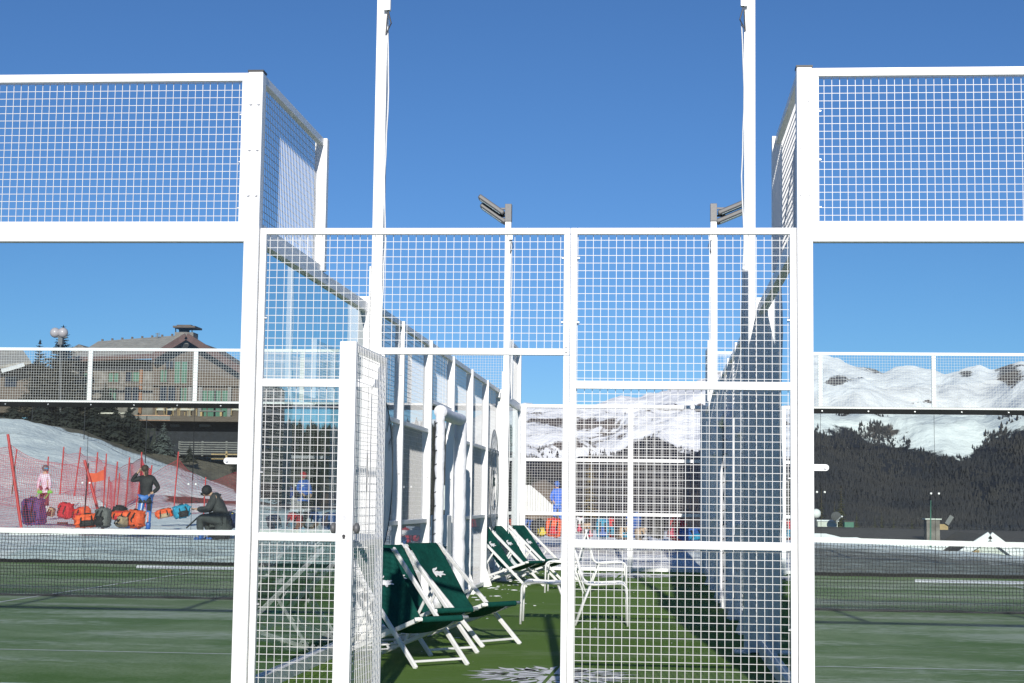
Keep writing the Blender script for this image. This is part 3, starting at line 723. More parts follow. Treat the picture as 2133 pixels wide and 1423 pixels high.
# ------------------------------------------------------------------ deck chairs
def make_deckchair():
    R0 = thing('deck_chair', (0,0,0), 'x', 'deck chair', 'green canvas deck chairs along the left wall')
    hw = .25
    def rod(name, p, q, a=.038, b=.020, par=R0, up=(0,1,0)):
        return MB().bar(p, q, a, b, up).build(name, 'wood', par, bevel=.005, local=True)
    for s_ in (1, -1): rod('back_rail', (.02, s_*hw, -.0), (-1.02, s_*hw, .875), .038, .022)
    for s_ in (1, -1):
        rl = rod('seat_rail', (.0, s_*(hw-.035), .37), (-1.10, s_*(hw-.035), .012), .036, .020)
        tb = MB()
        for k in range(4):
            x = -.84-.055*k; z = .37-(.358)*(-x)/1.10
            tb.bar((x, s_*(hw-.035), z+.012), (x-.022, s_*(hw-.035), z+.040), .018, .018, (0,1,0))
        tb.build('notch', 'wood', rl, local=True)
    for s_ in (1, -1): rod('strut', (-.57, s_*(hw+.020), .50), (-.88, s_*(hw+.020), .085), .028, .014)
    MB().tube([(0,-hw-.005,.37),(0,hw+.005,.37)], .015, 10).build('front_bar', 'wood', R0, local=True, smooth=True)
    MB().tube([(-1.0,-hw,.86),(-1.0,hw,.86)], .014, 10).build('top_bar', 'wood', R0, local=True)
    rod('foot_bar', (-.055, -hw+.012, .045), (-.055, hw-.012, .045), .032, .018, up=(0,0,1))
    rod('rear_bar', (-1.02, -hw+.05, .045), (-1.02, hw-.05, .045), .030, .018, up=(0,0,1))
    rod('strut_bar', (-.875, -hw-.02, .10), (-.875, hw+.02, .10), .022, .014, up=(0,0,1))
    # canvas: hangs from the top bar to the front bar
    ctl = [(-1.018,.815),(-1.022,.868),(-1.0,.885),(-.975,.872),(-.86,.74),(-.74,.585),(-.64,.445),(-.55,.335),(-.46,.270),(-.36,.245),(-.26,.262),(-.16,.305),(-.07,.352),(-.015,.390),(.012,.387),(.020,.368),(.014,.350),(.0,.345)]
    b = MB(); nw = 9
    for i, (x, z) in enumerate(ctl):
        for j in range(nw):
            y = (-1+2*j/(nw-1))*(hw-.055)
            sag = .022*(1-(y/(hw-.055))**2)*(1 if 3 < i < 13 else 0)
            b.v.append((x-sag*.2, y, z-sag))
    for i in range(len(ctl)-1):
        for j in range(nw-1): b.f.append((i*nw+j, i*nw+j+1, (i+1)*nw+j+1, (i+1)*nw+j))
    co = b.build('canvas', 'canvas', R0, smooth=True, local=True)
    sb = co.modifiers.new('sub', 'SUBSURF'); sb.levels = 1; sb.render_levels = 2
    so_ = co.modifiers.new('solid', 'SOLIDIFY'); so_.thickness = .003
    # crocodile on the back
    p0 = Vector((-.86,0,.74)); p1 = Vector((-.74,0,.585)); d = (p0-p1).normalized(); nrm = Vector((d.z,0,-d.x)); nrm = nrm if nrm.z > 0 else -nrm
    c_ = p1+d*.06+nrm*(.006)+Vector((0,0,-.018)); c_ += nrm*.004
    cb = MB(); flat_poly(cb, [c_+Vector((0,1,0))*(p[0]*.15)+d*(p[1]*.115)+nrm*.004*(abs(p[0])*.0) for p in CROC])
    cb.build('crocodile_emblem', 'emblem', co, local=True)
    return R0
dc = make_deckchair()
def put(o, x, y, rz, label):
    o.location = (x, y, 0); o.rotation_euler = (0,0,rz); o['label'] = label
A = radians(-43)
spots = [(-1.58, 12.82, radians(-46), 'green canvas deck chair nearest to the camera, partly behind the open gate door'),
         (-1.60, 13.83, radians(-44), 'green deck chair in the middle of the near trio, crocodile half behind a rail'),
         (-1.29, 14.78, radians(-36), 'green deck chair at the back of the near trio, white crocodile fully visible'),
         (-1.68, 25.0, radians(-28), 'green deck chair first of the far trio, under the round crocodile sign'),
         (-1.50, 26.0, radians(-28), 'green deck chair in the middle of the far trio at the end of the lane'),
         (-1.24, 27.0, radians(-26), 'green deck chair last of the far trio, closest to the far fence')]
for i, s in enumerate(spots):
    o = dc if i == 0 else copy_tree(dc)
    put(o, *s)

# ------------------------------------------------------------------ white slatted chairs
def make_chair():
    R0 = thing('metal_chair', (0,0,0), 'x', 'chair', 'white slatted metal chairs')
    r = .0125; hy = .23
    for s_ in (1, -1):
        b = MB(); pts = [(.235, s_*hy, .0), (.225, s_*hy, .36)]
        for q in range(7):
            a = pi/2*q/6; pts.append((.155+.07*cos(a), s_*hy, .37+.07*sin(a)))
        pts += [(-.12, s_*hy, .425), (-.17, s_*hy, .43)]
        for q in range(1, 7):
            a = radians(80)*q/6; pts.append((-.17-.075*sin(a), s_*hy, .505-.075*cos(a)))
        pts += [(-.30, s_*hy, .70), (-.345, s_*hy, .86)]
        b.tube(pts, r, 10); b.build('side_tube', 'paint', R0, smooth=True, local=True)
        MB().tube([(-.155, s_*(hy-.026), .415), (-.20, s_*(hy-.026), .30), (-.31, s_*(hy-.026), .0)], r, 10).build('back_leg', 'paint', R0, smooth=True, local=True)
    b = MB()
    for k in range(5):
        x = -.15+.078*k; b.bar((x, -hy+.01, .440-.012*(k in (1, 2, 3))), (x, hy-.01, .440-.012*(k in (1, 2, 3))), .066, .006, (0,0,1))
    b.build('seat', 'paint', R0, local=True, bevel=.002)
    b = MB()
    for k in range(3):
        t_ = .35+.27*k; x = -.25-.095*t_*1.; z = .56+.30*t_
        b.bar((x+.006, -hy+.01, z-.03), (x+.006, hy-.01, z-.03), .006, .06, (0,0,1))
    b.build('backrest', 'paint', R0, local=True, bevel=.002)
    MB().tube([(-.345, -hy, .86), (-.352, -hy+.03, .885), (-.352, hy-.03, .885), (-.345, hy, .86)], r, 10).build('top_tube', 'paint', R0, smooth=True, local=True)
    return R0
ch = make_chair()
cs = [(-.43, 17.55, radians(2), 'white slatted metal chair facing right, nearer one behind the mesh'),
      (-.52, 23.7, radians(4), 'white slatted metal chair facing right, farther one behind the mesh'),
      (-1.08, 17.62, radians(181), 'white slatted metal chair facing left, nearer one beside the deck chairs'),
      (-1.18, 23.6, radians(178), 'white slatted metal chair facing left, farther one in front of the far deck chairs')]
for i, s in enumerate(cs):
    o = ch if i == 0 else copy_tree(ch)
    put(o, *s)

# crumbs of old snow on the lane turf
b = MB(); rn = random.Random(5)
for i in range(150):
    y = rn.uniform(11, 30); k = rn.random()
    x = XL(y)+.15+abs(rn.gauss(0, .28)) if k < .7 else rn.uniform(XL(y)+.2, XR(y)-.1)
    if 17 < y < 21 and k < .6: x = XL(y)+.2+abs(rn.gauss(0, .35))
    r = (rn.uniform(.006, .024) if k < .7 else rn.uniform(.003, .009))*(1 if y > 14 else .35)
    b.ellip((x, y, .004), (r*rn.uniform(1, 2.4), r, r*.35), 7, 4, wob=.3)
tag(b.build('snow_crumbs', 'snow'), 'crumbs of old snow scattered over the lane turf', 'snow', kind='stuff')
# ------------------------------------------------------------------ trees
M['needle'] = simple('spruce_needles', (.020,.032,.020), .9, var=.5, scale=1.5)
M['needle_grey'] = simple('silver_spruce_needles', (.085,.10,.095), .9, var=.5, scale=2)
M['needle_brown'] = simple('dry_larch_twigs', (.055,.046,.032), .9, var=.45, scale=1.5)
M['needle_olive'] = simple('olive_conifer_needles', (.060,.062,.026), .9, var=.5, scale=.8)
M['needle_dark'] = simple('dark_mountain_pine', (.012,.018,.017), .9, var=.6, scale=.6, col2=(.040,.040,.028))
M['bark'] = simple('bark', (.07,.05,.04), .9, var=.4, scale=6, bump=.5, bscale=20)
def spruce(name, base, h, rad_, mat, label, group, dens=1., seed=0, droop=.35, gap=0., cat='tree'):
    rn = random.Random(seed); x, y, z = base
    T = thing(name, (x, y, z), label, cat, group)
    MB().tube([(x,y,z-.4),(x+.01*h*rn.uniform(-1,1),y,z+h*.5),(x,y,z+h*.97)], [h*.022, h*.013, h*.003], 7).build('trunk', 'bark', T, smooth=True)
    b = MB(); L_ = int(16*dens)+4
    for i in range(L_):
        f = (i+.5)/L_; zz = z+h*(.06+.93*f); rr = rad_*(1-f)**.85*rn.uniform(.72, 1.15)+.02*h
        nb = max(5, int(13*(1-f*.6)*dens))
        for k in range(nb):
            if rn.random() < gap: continue
            a = rn.uniform(0, 2*pi); r1 = rr*rn.uniform(.55, 1.15)
            d = Vector((cos(a), sin(a), 0)); sd_ = Vector((-sin(a), cos(a), 0)); n_ = 5
            for q in range(n_):
                u0 = r1*(q/n_); u1 = r1*((q+1.25)/n_); ww = r1*.30*(1-q/n_*.75)*rn.uniform(.7, 1.3)
                z0 = zz-droop*u0+.10*rr*rn.uniform(-1, 1); z1 = zz-droop*u1*rn.uniform(.8, 1.2)
                p0 = Vector((x, y, 0))+d*u0; p1 = Vector((x, y, 0))+d*u1
                b.tri((p0.x-sd_.x*ww*.5, p0.y-sd_.y*ww*.5, z0), (p0.x+sd_.x*ww*.5, p0.y+sd_.y*ww*.5, z0-ww*rn.uniform(-.3,.5)), (p1.x, p1.y, z1))
                b.tri((p0.x+sd_.x*ww*.2, p0.y+sd_.y*ww*.2, z0), ((p0.x+p1.x)/2+sd_.x*ww*1.1, (p0.y+p1.y)/2+sd_.y*ww*1.1, z0-ww*.6), (p1.x, p1.y, z1-.2*ww))
                b.tri((p0.x-sd_.x*ww*.2, p0.y-sd_.y*ww*.2, z0), ((p0.x+p1.x)/2-sd_.x*ww*1.1, (p0.y+p1.y)/2-sd_.y*ww*1.1, z0-ww*.6), (p1.x, p1.y, z1-.2*ww))
    for q in range(3): b.tri((x-.02*h,y,z+h*.94),(x+.02*h,y,z+h*.94),(x,y,z+h))
    b.build('crown', mat, T); return T
def gp(px, Y, py=None, sink=0.):
    """place on the terrain at bearing of column px, depth Y"""
    p = at(px, 1040, Y); p.z = ground_h(p.x, p.y)-sink; return p
def tree_to(px, top, Y, wpx, mat, label, group, base=None, **k):
    p = gp(px, Y)
    if base is not None: p.z = at(px, base, Y).z
    h = at(px, top, Y).z-p.z; sc = (at(px+10, 900, Y)-at(px, 900, Y)).length/10
    spruce(k.pop('name', 'spruce_tree'), (p.x, p.y, p.z), h, wpx*sc/2, mat, label, group, **k)
# slope below the chalet
tree_to(337, 876, 128, 74, 'needle_grey', 'silvery spruce standing alone on the dirt bank below the chalet terrace', None, base=958, seed=1, dens=1.3)
tree_to(392, 925, 124, 36, 'needle_dark', 'low dark fir right beside the silvery spruce', None, base=960, seed=2)
tree_to(488, 950, 122, 26, 'needle_dark', 'small dark fir at the foot of the dirt bank beside the white post', None, base=985, seed=22)
tree_to(118, 676, 134, 120, 'needle_brown', 'tall brown bare-looking tree behind the twin globe lamp', None, base=885, seed=3, dens=1.9, gap=.05, droop=-.12)
tree_to(70, 706, 135, 92, 'needle_brown', 'shorter brown tree left of the twin globe lamp', None, base=882, seed=4, dens=1.6, gap=.15, droop=-.15)
dk = [(20,838,128,86,885),(78,828,129,100,890),(134,822,130,104,905),(190,836,129,96,920),(236,848,128,84,930),(282,862,126,66,940),(-40,836,128,90,880),(210,800,138,70,880),(262,842,132,60,905),(160,800,137,60,880)]
for i, (px, top, Y, wd, bs) in enumerate(dk):
    lab = ['dark bushy pine at the left edge of the slope crest','dark bushy pine second from the left on the slope crest','dark bushy pine on the crest below the globe lamp','dark bushy pine right of the glass seam on the crest','dark bushy pine left of the loungers below the chalet','lowest dark pine next to the copper terrace edge','dark pine just beyond the left edge of the crest','dark pine rising behind the crest under the chalet window','dark pine tucked behind the loungers','dark pine behind the crest left of the first chalet window'][i]
    tree_to(px, top-4, Y, wd*1.25, 'needle_dark', lab, 'dark pines along the crest of the snowy slope', base=bs+16, seed=10+i, dens=1.7, name='mountain_pine')
# trees on the right, far behind the roofs
rt = [(1711,1016,26,1106,'tall olive conifer at the left edge beside the court post'),(1738,1044,22,1106,'lower olive conifer left of the satellite dish'),(1752,1010,34,1106,'tallest olive conifer behind the satellite dish'),(1784,1066,20,1106,'small olive conifer right of the green box'),(1822,1072,16,1108,'small olive conifer, first of the loose row'),(1836,1068,18,1108,'small olive conifer, second of the loose row'),(1861,1077,18,1110,'small olive conifer in the middle of the loose row'),(1899,1079,20,1110,'small olive conifer left of the roof chimney')]
for i, (px, top, wd, bs, lab) in enumerate(rt): tree_to(px, top, 92, wd, 'needle_olive', lab, 'olive conifers behind the dark roof', base=bs+12, seed=40+i)
M['larch'] = simple('golden_larch', (.16,.12,.05), .9, var=.4, scale=1.)
tree_to(1228, 915, 75, 46, 'larch', 'slim yellowish larch behind the far lane fence', None, base=1085, seed=60, gap=.35, name='larch_tree')
tree_to(1275, 985, 78, 30, 'needle_dark', 'dark conifer right of the yellow larch behind the far lane fence', None, base=1085, seed=61)
tree_to(655, 900, 70, 60, 'needle_dark', 'dark conifer seen through the left glass bay beside the gate', None, base=1060, seed=62)
tree_to(590, 880, 74, 60, 'needle_dark', 'dark conifer just right of the left corner post', None, base=1060, seed=63)
# wooded hill left of the mountains
hv = []; hf = []; nx, ny = 90, 24
for j in range(ny+1):
    for i in range(nx+1):
        px = 250+(1130-250)*i/nx; Y = 420+22*j; p = at(px, 1000, Y)
        top = interp([(250,880),(480,880),(560,905),(700,918),(850,905),(900,908),(960,935),(1040,985),(1130,1040)], px)
        zt_ = at(px, top, Y).z; s_ = sin(min(1, j/(ny*.62))*pi/2)
        hv.append((p.x, p.y, -30+(zt_+30)*s_+3*fbm(p.x*.02, p.y*.02, 4)))
for j in range(ny):
    for i in range(nx): k = j*(nx+1)+i; hf.append((k, k+1, k+nx+2, k+nx+1))
M['hill'] = simple('wooded_hillside', (.030,.032,.035), .95, scale=.08, col2=(.10,.085,.07), detail=8, bump=1, bscale=.3)
attr_mesh('hill', hv, hf, 'hill', {})
fb = MB(); rn = random.Random(9)
for i in range(2600):
    j = rn.randrange(0, ny-6); k = rn.randrange(nx); v = hv[j*(nx+1)+k]; v2 = hv[(j+1)*(nx+1)+k+1]; u = rn.random(); w_ = rn.random()
    x = v[0]+(v2[0]-v[0])*u; y = v[1]+(v2[1]-v[1])*w_; z = v[2]+(v2[2]-v[2])*w_; h = rn.uniform(5, 9); r = h*.2; a0 = rn.random()*6
    for (z0, z1, kk) in ((0, .65, 1), (.35, 1, .65)):
        n0 = len(fb.v)
        for q in range(6): a = a0+q*pi/3; fb.v.append((x+r*kk*cos(a)*rn.uniform(.7,1.3), y+r*kk*sin(a), z-1+h*z0))
        fb.v.append((x, y, z-1+h*z1))
        for q in range(6): fb.f.append((n0+q, n0+(q+1) % 6, n0+6))
tag(fb.build('hill_forest', 'needle_dark'), 'dark trees covering the nearer hill left of the mountains', 'forest', kind='stuff')

# ------------------------------------------------------------------ chalet
M['stone'] = simple('weathered_chalet_stone', (.11,.095,.085), .9, scale=2.2, col2=(.26,.235,.215), detail=8, bump=.8, bscale=5)
M['timber'] = simple('aged_timber', (.085,.062,.05), .85, scale=2, col2=(.16,.125,.10), stretch=(1,1,7), bump=.5, bscale=8)
M['timber_v'] = simple('orange_timber_post', (.26,.12,.06), .8, var=.2)
M['fascia'] = simple('maroon_fascia', (.10,.050,.042), .7, var=.25, scale=2)
M['slate'] = simple('stone_slate_roof', (.22,.20,.175), .9, scale=1.6, col2=(.46,.42,.37), detail=8, stretch=(1,2.5,2.5), bump=.8, bscale=6)
M['dark_glass'] = simple('dark_window', (.012,.016,.03), .15, var=.3, scale=1)
M['curtain'] = simple('green_shutter', (.07,.17,.12), .8, var=.3, scale=3, stretch=(6,1,.4))
M['copper'] = simple('polished_copper_edge', (.75,.42,.28), .35, .6, var=.2)
M['sheepskin'] = simple('cream_sheepskin', (.62,.58,.50), .95, var=.12, scale=10, bump=.6, bscale=25)
M['lightwood'] = simple('light_wood', (.42,.29,.14), .7, var=.2)
M['void'] = simple('shade_and_flue_black', (.018,.020,.028), .9, var=.4, scale=2)  # near-black for painted shade under terrace and eaves, also the flue
M['greyplank'] = simple('grey_planks', (.17,.165,.16), .9, scale=3, col2=(.26,.25,.245), stretch=(1,1,6))
CY = 140.
C0 = at(300, 880, CY)
Ch = thing('chalet', tuple(C0), 'large timber and stone mountain chalet with gabled slate roof above the snowy slope', 'chalet')
def pbox(mb, x0, y0, x1, y1, Y, dY, z0=None):
    """box whose front face covers these photo coordinates at depth Y"""
    a = at(x0, y0, Y); b_ = at(x1, y1, Y); c = at(x0, y1, Y)
    return mb.box(min(a.x, b_.x), max(a.x, b_.x), Y, Y+dY, min(a.z, b_.z), max(a.z, b_.z))
pbox(MB(), 142, 748, 328, 880, CY, 12).build('wall', 'stone', Ch)
# gable wing, prism
gw = MB(); ga = at(318, 745, CY-1.2); gb_ = at(388, 703, CY-1.2); gc = at(524, 792, CY-1.2); gd_ = at(524, 880, CY-1.2); ge = at(318, 880, CY-1.2)
pts = [ga, gb_, gc, gd_, ge]; gw.v = [tuple(p) for p in pts]+[(p.x, p.y+13, p.z) for p in pts]
gw.f = [(0,1,2,3,4),(9,8,7,6,5)]+[(i, i+5, (i+1) % 5+5, (i+1) % 5) for i in range(5)]; gw.build('gable_wall', 'timber', Ch)
# roofs
rf = MB()
def slab(a, b, c, d, th):
    a, b, c, d = map(Vector, (a, b, c, d)); n_ = (b-a).cross(d-a).normalized()*th
    if n_.z > 0: n_ = -n_
    k = len(rf.v); rf.v.extend([tuple(p) for p in (a, b, c, d)]+[tuple(p+n_) for p in (a, b, c, d)])
    rf.f.extend([(k,k+1,k+2,k+3),(k+7,k+6,k+5,k+4)]+[(k+i, k+4+i, k+4+(i+1) % 4, k+(i+1) % 4) for i in range(4)])
ap = at(389, 697, CY-2.6); rfoot = at(535, 788, CY-2.6); lfoot = at(316, 742, CY-2.6); back = Vector((-1.5, 14, 0))
slab(ap, rfoot, rfoot+back, ap+back, .28); slab(lfoot, ap, ap+back, lfoot+back, .28)
el0 = at(40, 748, CY-1.2); el1 = at(322, 737, CY-1.2); r0 = at(205, 711, CY+7); r1 = at(392, 697, CY+7); el00 = at(150, 745, CY-1.2)
slab(el00, el1, r1, r0, .25)
ro = rf.build('roof', 'slate', Ch)
fc = MB(); fc.bar(ap+Vector((0,-.1,-.15)), rfoot+Vector((0,-.1,-.15)), .2, .55); fc.bar(ap+Vector((0,-.1,-.15)), lfoot+Vector((0,-.1,-.15)), .2, .55)
fc.bar(el00+Vector((0,-.1,-.2)), el1+Vector((0,-.1,-.2)), .2, .4); fc.build('fascia', 'fascia', ro)
br = MB(); q0 = at(340, 727, CY-1.9); q1 = at(389, 706, CY-1.9); q2 = at(440, 733, CY-1.9); br.bar(q0, q1, .2, .35); br.bar(q1, q2, .2, .35); br.bar(at(389, 712, CY-2.2), at(382, 726, CY-1.5), .45, .45); br.build('gable_beam', 'greyplank', ro)
# round tiles / snow guards along the ridge
sg = MB()
for i in range(9):
    p = r0.lerp(r1, (i+.4)/9); sg.box(p.x-.08, p.x+.08, p.y-.08, p.y+.08, p.z-.05, p.z+.17)
sg.build('ridge_knobs', 'timber', ro)
cm = MB(); pbox(cm, 364, 692, 402, 712, CY+3, 1.6); co_ = cm.build('chimney', 'stone', ro)
cm = MB(); pbox(cm, 373, 683, 389, 694, CY+3.3, .9); cm.build('flue', 'void', co_)
cm = MB(); pbox(cm, 360, 678.5, 406, 682.5, CY+2.6, 2.4); pbox(cm, 368, 676.5, 398, 679, CY+3, 1.6); cm.build('chimney_cap', 'timber', co_)
cm = MB()
for px in (366, 400): a = at(px, 692, CY+3.1); b_ = at(px, 682, CY+3.1); cm.bar(a, b_, .08, .08)
cm.build('cap_leg', 'void', co_)
an = MB(); a = at(328, 712, CY+6); an.bar(a, at(328, 694, CY+6), .07, .07)
for yy in (695, 698, 701): an.bar(at(324, yy, CY+6), at(333, yy-1, CY+6), .05, .05)
an.build('antenna', 'lamp_grey', ro)
# windows: (x0,y0,x1,y1, material)
for (x0, y0, x1, y1, cu) in [(226,776,248,797,(0,1)),(262,774,292,796,(.4,1)),(334,770,350,797,(0,.8)),(364,752,390,800,(.0,1)),(226,808,244,838,(0,.8)),(260,804,291,838,None),(332,804,366,842,None),(374,806,390,842,(.2,1)),
                             (418,812,446,872,(.1,1)),(448,812,474,872,(.1,.95)),(340,845,358,866,None),(174,776,192,838,(.0,.5)),(345,750,362,770,None)]:
    yy = CY-1.26 if x0 > 318 else CY-.06
    wn = pbox(MB(), x0, y0, x1, y1, yy, .05).build('window', 'dark_glass', Ch)
    fr = MB(); a = at(x0, y0, yy); b_ = at(x1, y1, yy)
    for (p, q) in (((a.x, a.z), (b_.x, a.z)), ((a.x, b_.z), (b_.x, b_.z)), ((a.x, a.z), (a.x, b_.z)), ((b_.x, a.z), (b_.x, b_.z)), (((a.x+b_.x)/2, a.z), ((a.x+b_.x)/2, b_.z))):
        fr.bar((p[0], yy-.03, p[1]), (q[0], yy-.03, q[1]), .10, .10)
    fr.build('frame', 'timber', wn)
    if cu: pbox(MB(), x0+(x1-x0)*cu[0], y0+1, x0+(x1-x0)*cu[1], y1-1, yy-.02, .015).build('curtain', 'curtain', wn)
pp_ = MB(); pbox(pp_, 291, 770, 294, 862, CY-.2, .15); pp_.build('post', 'timber_v', Ch)
pp_ = MB(); pbox(pp_, 142, 798, 520, 805, CY-1.5, .2); pp_.build('floor_beam', 'timber', Ch)
pp_ = MB(); pbox(pp_, 150, 752, 322, 772, CY-.1, .06); pp_.build('painted_eaves_shade', 'void', Ch)  # dark strip standing in for the shade under the eaves
pp_ = MB()
for px in (392, 414, 475, 500): pbox(pp_, px, 806, px+5, 868, CY-1.6, .3)
pp_.build('pillars', 'greyplank', Ch)
# terrace
tr_ = MB(); pbox(tr_, 276, 866, 526, 879, CY-7, 7); tro = tr_.build('terrace', 'timber', Ch)
ce = MB(); pbox(ce, 276, 864.5, 354, 866.5, CY-7.05, .05); pbox(ce, 278, 874.5, 354, 876, CY-7.05, .05); ce.build('copper_edge', 'copper', tro)
ce = MB(); pbox(ce, 276, 866.5, 354, 874.5, CY-7.04, .04); ce.build('parapet', 'greyplank', tro)
ud = MB(); pbox(ud, 326, 879, 530, 950, CY-5, 5); ud.build('undercroft_shade', 'void', Ch)  # near-black box stands in for the shaded void below the terrace
ud = MB(); pbox(ud, 355, 884, 372, 889, CY-5.6, .6); pbox(ud, 415, 884, 436, 889, CY-5.6, .6); ud.build('soffit_lamps', 'greyplank', Ch)
sf = MB()
for k in range(6): pbox(sf, 372, 920+k*4.8, 528, 923.6+k*4.8, CY-9, .1)
for px in (372, 420, 470): pbox(sf, px, 919, px+3, 950, CY-8.85, .1)
so2 = thing('slatted_fence', tuple(at(440, 950, CY-9)), 'grey horizontal slat fence under the chalet terrace', 'fence')
sf.build('slats', 'greyplank', so2)
yr = thing('wooden_railing', tuple(at(450, 965, 120)), 'small yellow wooden barrier on the dirt bank below the slat fence', 'railing')
b = MB(); pbox(b, 440, 945, 495, 948, 120, .1); pbox(b, 440, 955, 470, 957, 120, .1); b.build('rail', 'lightwood', yr)
b = MB(); pbox(b, 470, 940, 473, 965, 120, .1); b.build('post', 'lightwood', yr)
# terrace chairs
def make_arm():
    R0 = thing('terrace_chair', (0,0,0), 'x', 'chair', 'sheepskin chairs on the chalet terrace')
    b = MB(); b.ellip((0,.1,.72), (.36,.16,.20), 12, 8, .7, wob=.25); b.build('backrest', 'sheepskin', R0, smooth=True, local=True)
    b = MB(); b.ellip((0,-.2,.45), (.34,.3,.10), 12, 8, .7, wob=.2); b.build('seat', 'sheepskin', R0, smooth=True, local=True)
    for sx in (-1, 1):
        for sy in (-.4, .15): MB().tube([(sx*.28, sy, 0), (sx*.25, sy, .62)], .03, 6).build('leg', 'lightwood', R0, local=True)
    return R0
ac = make_arm()
for i, (px, lab) in enumerate([(335,'cream sheepskin chair leftmost of the row, behind the copper edge'),(361,'cream sheepskin chair second of the row on the terrace'),(383,'cream sheepskin chair third of the row on the terrace'),(400,'cream sheepskin chair just left of the terrace bench'),(492,'cream sheepskin chair alone at the right end of the terrace')]):
    o = ac if i == 0 else copy_tree(ac); p = at(px, 866, CY-5.5); o.location = p; o.rotation_euler = (0,0,radians([8,-20,15,-35,5][i])); o.scale = (1.25,1.25,1.05); o['label'] = lab
bn = thing('terrace_bench', tuple(at(438, 866, CY-5)), 'grey bench with a wooden table top on the terrace', 'bench')
b = MB(); pbox(b, 413, 855, 465, 857.5, CY-5, .8); b.build('top', 'greyplank', bn)
for px in (417, 458): b = MB(); pbox(b, px, 857.5, px+4, 867, CY-4.9, .5); b.build('leg', 'lightwood', bn)
lo = thing('sun_lounger', tuple(at(240, 868, CY-6)), 'pale canvas loungers and awning lying at the left end of the terrace', 'lounger')
b = MB(); a = at(205, 862, CY-6); b_ = at(262, 862, CY-6); b.box(a.x, b_.x, a.y, a.y+1, a.z, a.z+.12); b.build('seat', 'sheepskin', lo)
b = MB(); a = at(262, 862, CY-6); b_ = at(278, 850, CY-6); b.quad(a, a+Vector((0,1,0)), b_+Vector((0,1,0)), b_); b.build('backrest', 'sheepskin', lo, solid=.08)
# second chalet, far left, snow on its roof
C2 = thing('snowy_roof_house', tuple(at(0, 850, 158)), 'weathered grey house at the left edge with snow sliding off its roof', 'house')
b = MB(); pbox(b, -90, 756, 62, 860, 158, 9); b.build('wall', 'timber', C2)
rf = MB(); a = at(-100, 775, 156); b_ = at(64, 752, 156); c = at(48, 730, 164); d = at(-100, 728, 164); slab(a, b_, c, d, .3); r2 = rf.build('roof', 'slate', C2)
rf = MB(); slab(at(2, 771, 155.6), at(50, 757, 155.6), at(44, 750, 158), at(6, 758, 158), .3); rf.build('roof_snow', 'snow', r2)
b = MB(); pbox(b, 10, 785, 34, 806, 157.9, .1); b.build('window', 'dark_glass', C2)
C3 = thing('small_gable', tuple(at(165, 735, 165)), 'small grey gable top between the brown trees and the chalet roof', 'house')
b = MB(); b.v = [tuple(at(148, 726, 160)), tuple(at(164, 717, 160)), tuple(at(180, 726, 160)), tuple(at(180, 760, 160)), tuple(at(148, 760, 160))]; b.v += [(p[0], p[1]+4, p[2]) for p in b.v]
b.f = [(0,1,2,3,4),(9,8,7,6,5)]+[(i, i+5, (i+1) % 5+5, (i+1) % 5) for i in range(5)]; b.build('wall', 'stone', C3)
# globe lamp
M['globe'] = simple('frosted_globe', (.42,.38,.40), .3, var=.04)
GLY = 131.
GL = thing('globe_lamp', tuple(at(126, 880, GLY)), 'street lamp with two large frosted globes above the brown trees', 'street lamp')
b = MB(); b.tube([at(126, 885, GLY), at(126, 700, GLY)], [.10, .07], 10); b.build('post', 'lamp_grey', GL)
for px in (115, GLY): b = MB(); p = at(px, 693, GLY); b.ellip(p, (.42,.42,.42), 20, 12); b.build('globe', 'globe', GL, smooth=True)
b = MB(); b.bar(at(112, 702, GLY), at(140, 702, GLY), .12, .12); b.build('arm', 'lamp_grey', GL)
b = MB(); b.box(at(122,700,GLY).x, at(131,700,GLY).x, GLY-.1, GLY+.3, at(122,718,GLY).z, at(122,704,GLY).z); b.build('bracket', 'lamp_grey', GL)

# ------------------------------------------------------------------ safety nets on the slope
M['red_net'] = simple('red_safety_net', (.50,.055,.075), .8, var=.15)
M['red_pole'] = simple('red_slalom_pole', (.48,.03,.03), .55, var=.12)
M['black_net'] = simple('black_safety_net', (.02,.02,.025), .8)
M['orange'] = simple('orange_cloth', (.62,.085,.03), .7, var=.15, scale=5)
def ski_net(pts, lean, H, pitch, wdt, mat, label, name='safety_net', group=None, pole='red_pole', pr=.025, htab=None):
    """pts: (px, Y); poles on the ground, net stretched between them"""
    feet = [gp(*p) for p in pts]; tops = []
    for i, f in enumerate(feet):
        hh = htab[i] if htab else H
        tops.append(f+Vector((lean[i]*hh, 0, hh)))
    T = thing(name, tuple(feet[0]), label, 'safety net', group)
    for f, tp in zip(feet, tops):
        MB().tube([f+Vector((0,0,-.1)), tp+(tp-f)*.08], pr, 7).build('pole', pole, T)
    b = MB()
    for f0, t0, f1, t1 in zip(feet, tops, feet[1:], tops[1:]):
        L_ = (f1-f0).length; nv_ = max(2, int(L_/pitch)); nh = max(2, int(H/pitch))
        def pt(u, v):
            s_ = -.06*H*sin(pi*u)*v+.02*H*sin(7*u+3*v)
            return (f0.lerp(f1, u)).lerp(t0.lerp(t1, u), .04+.92*v)+Vector((0, .1*sin(6*u+2*v), s_))
        for i in range(nv_+1):
            for k in range(6): b.bar(pt(i/nv_, k/6), pt(i/nv_, (k+1)/6), wdt, wdt, (0,1,0))
        for k in range(nh+1):
            ww = wdt*(2.2 if k in (0, nh) else 1)
            for i in range(12): b.bar(pt(i/12, k/nh), pt((i+1)/12, k/nh), ww, ww, (0,1,0))
    b.build('netting', mat, T); return T
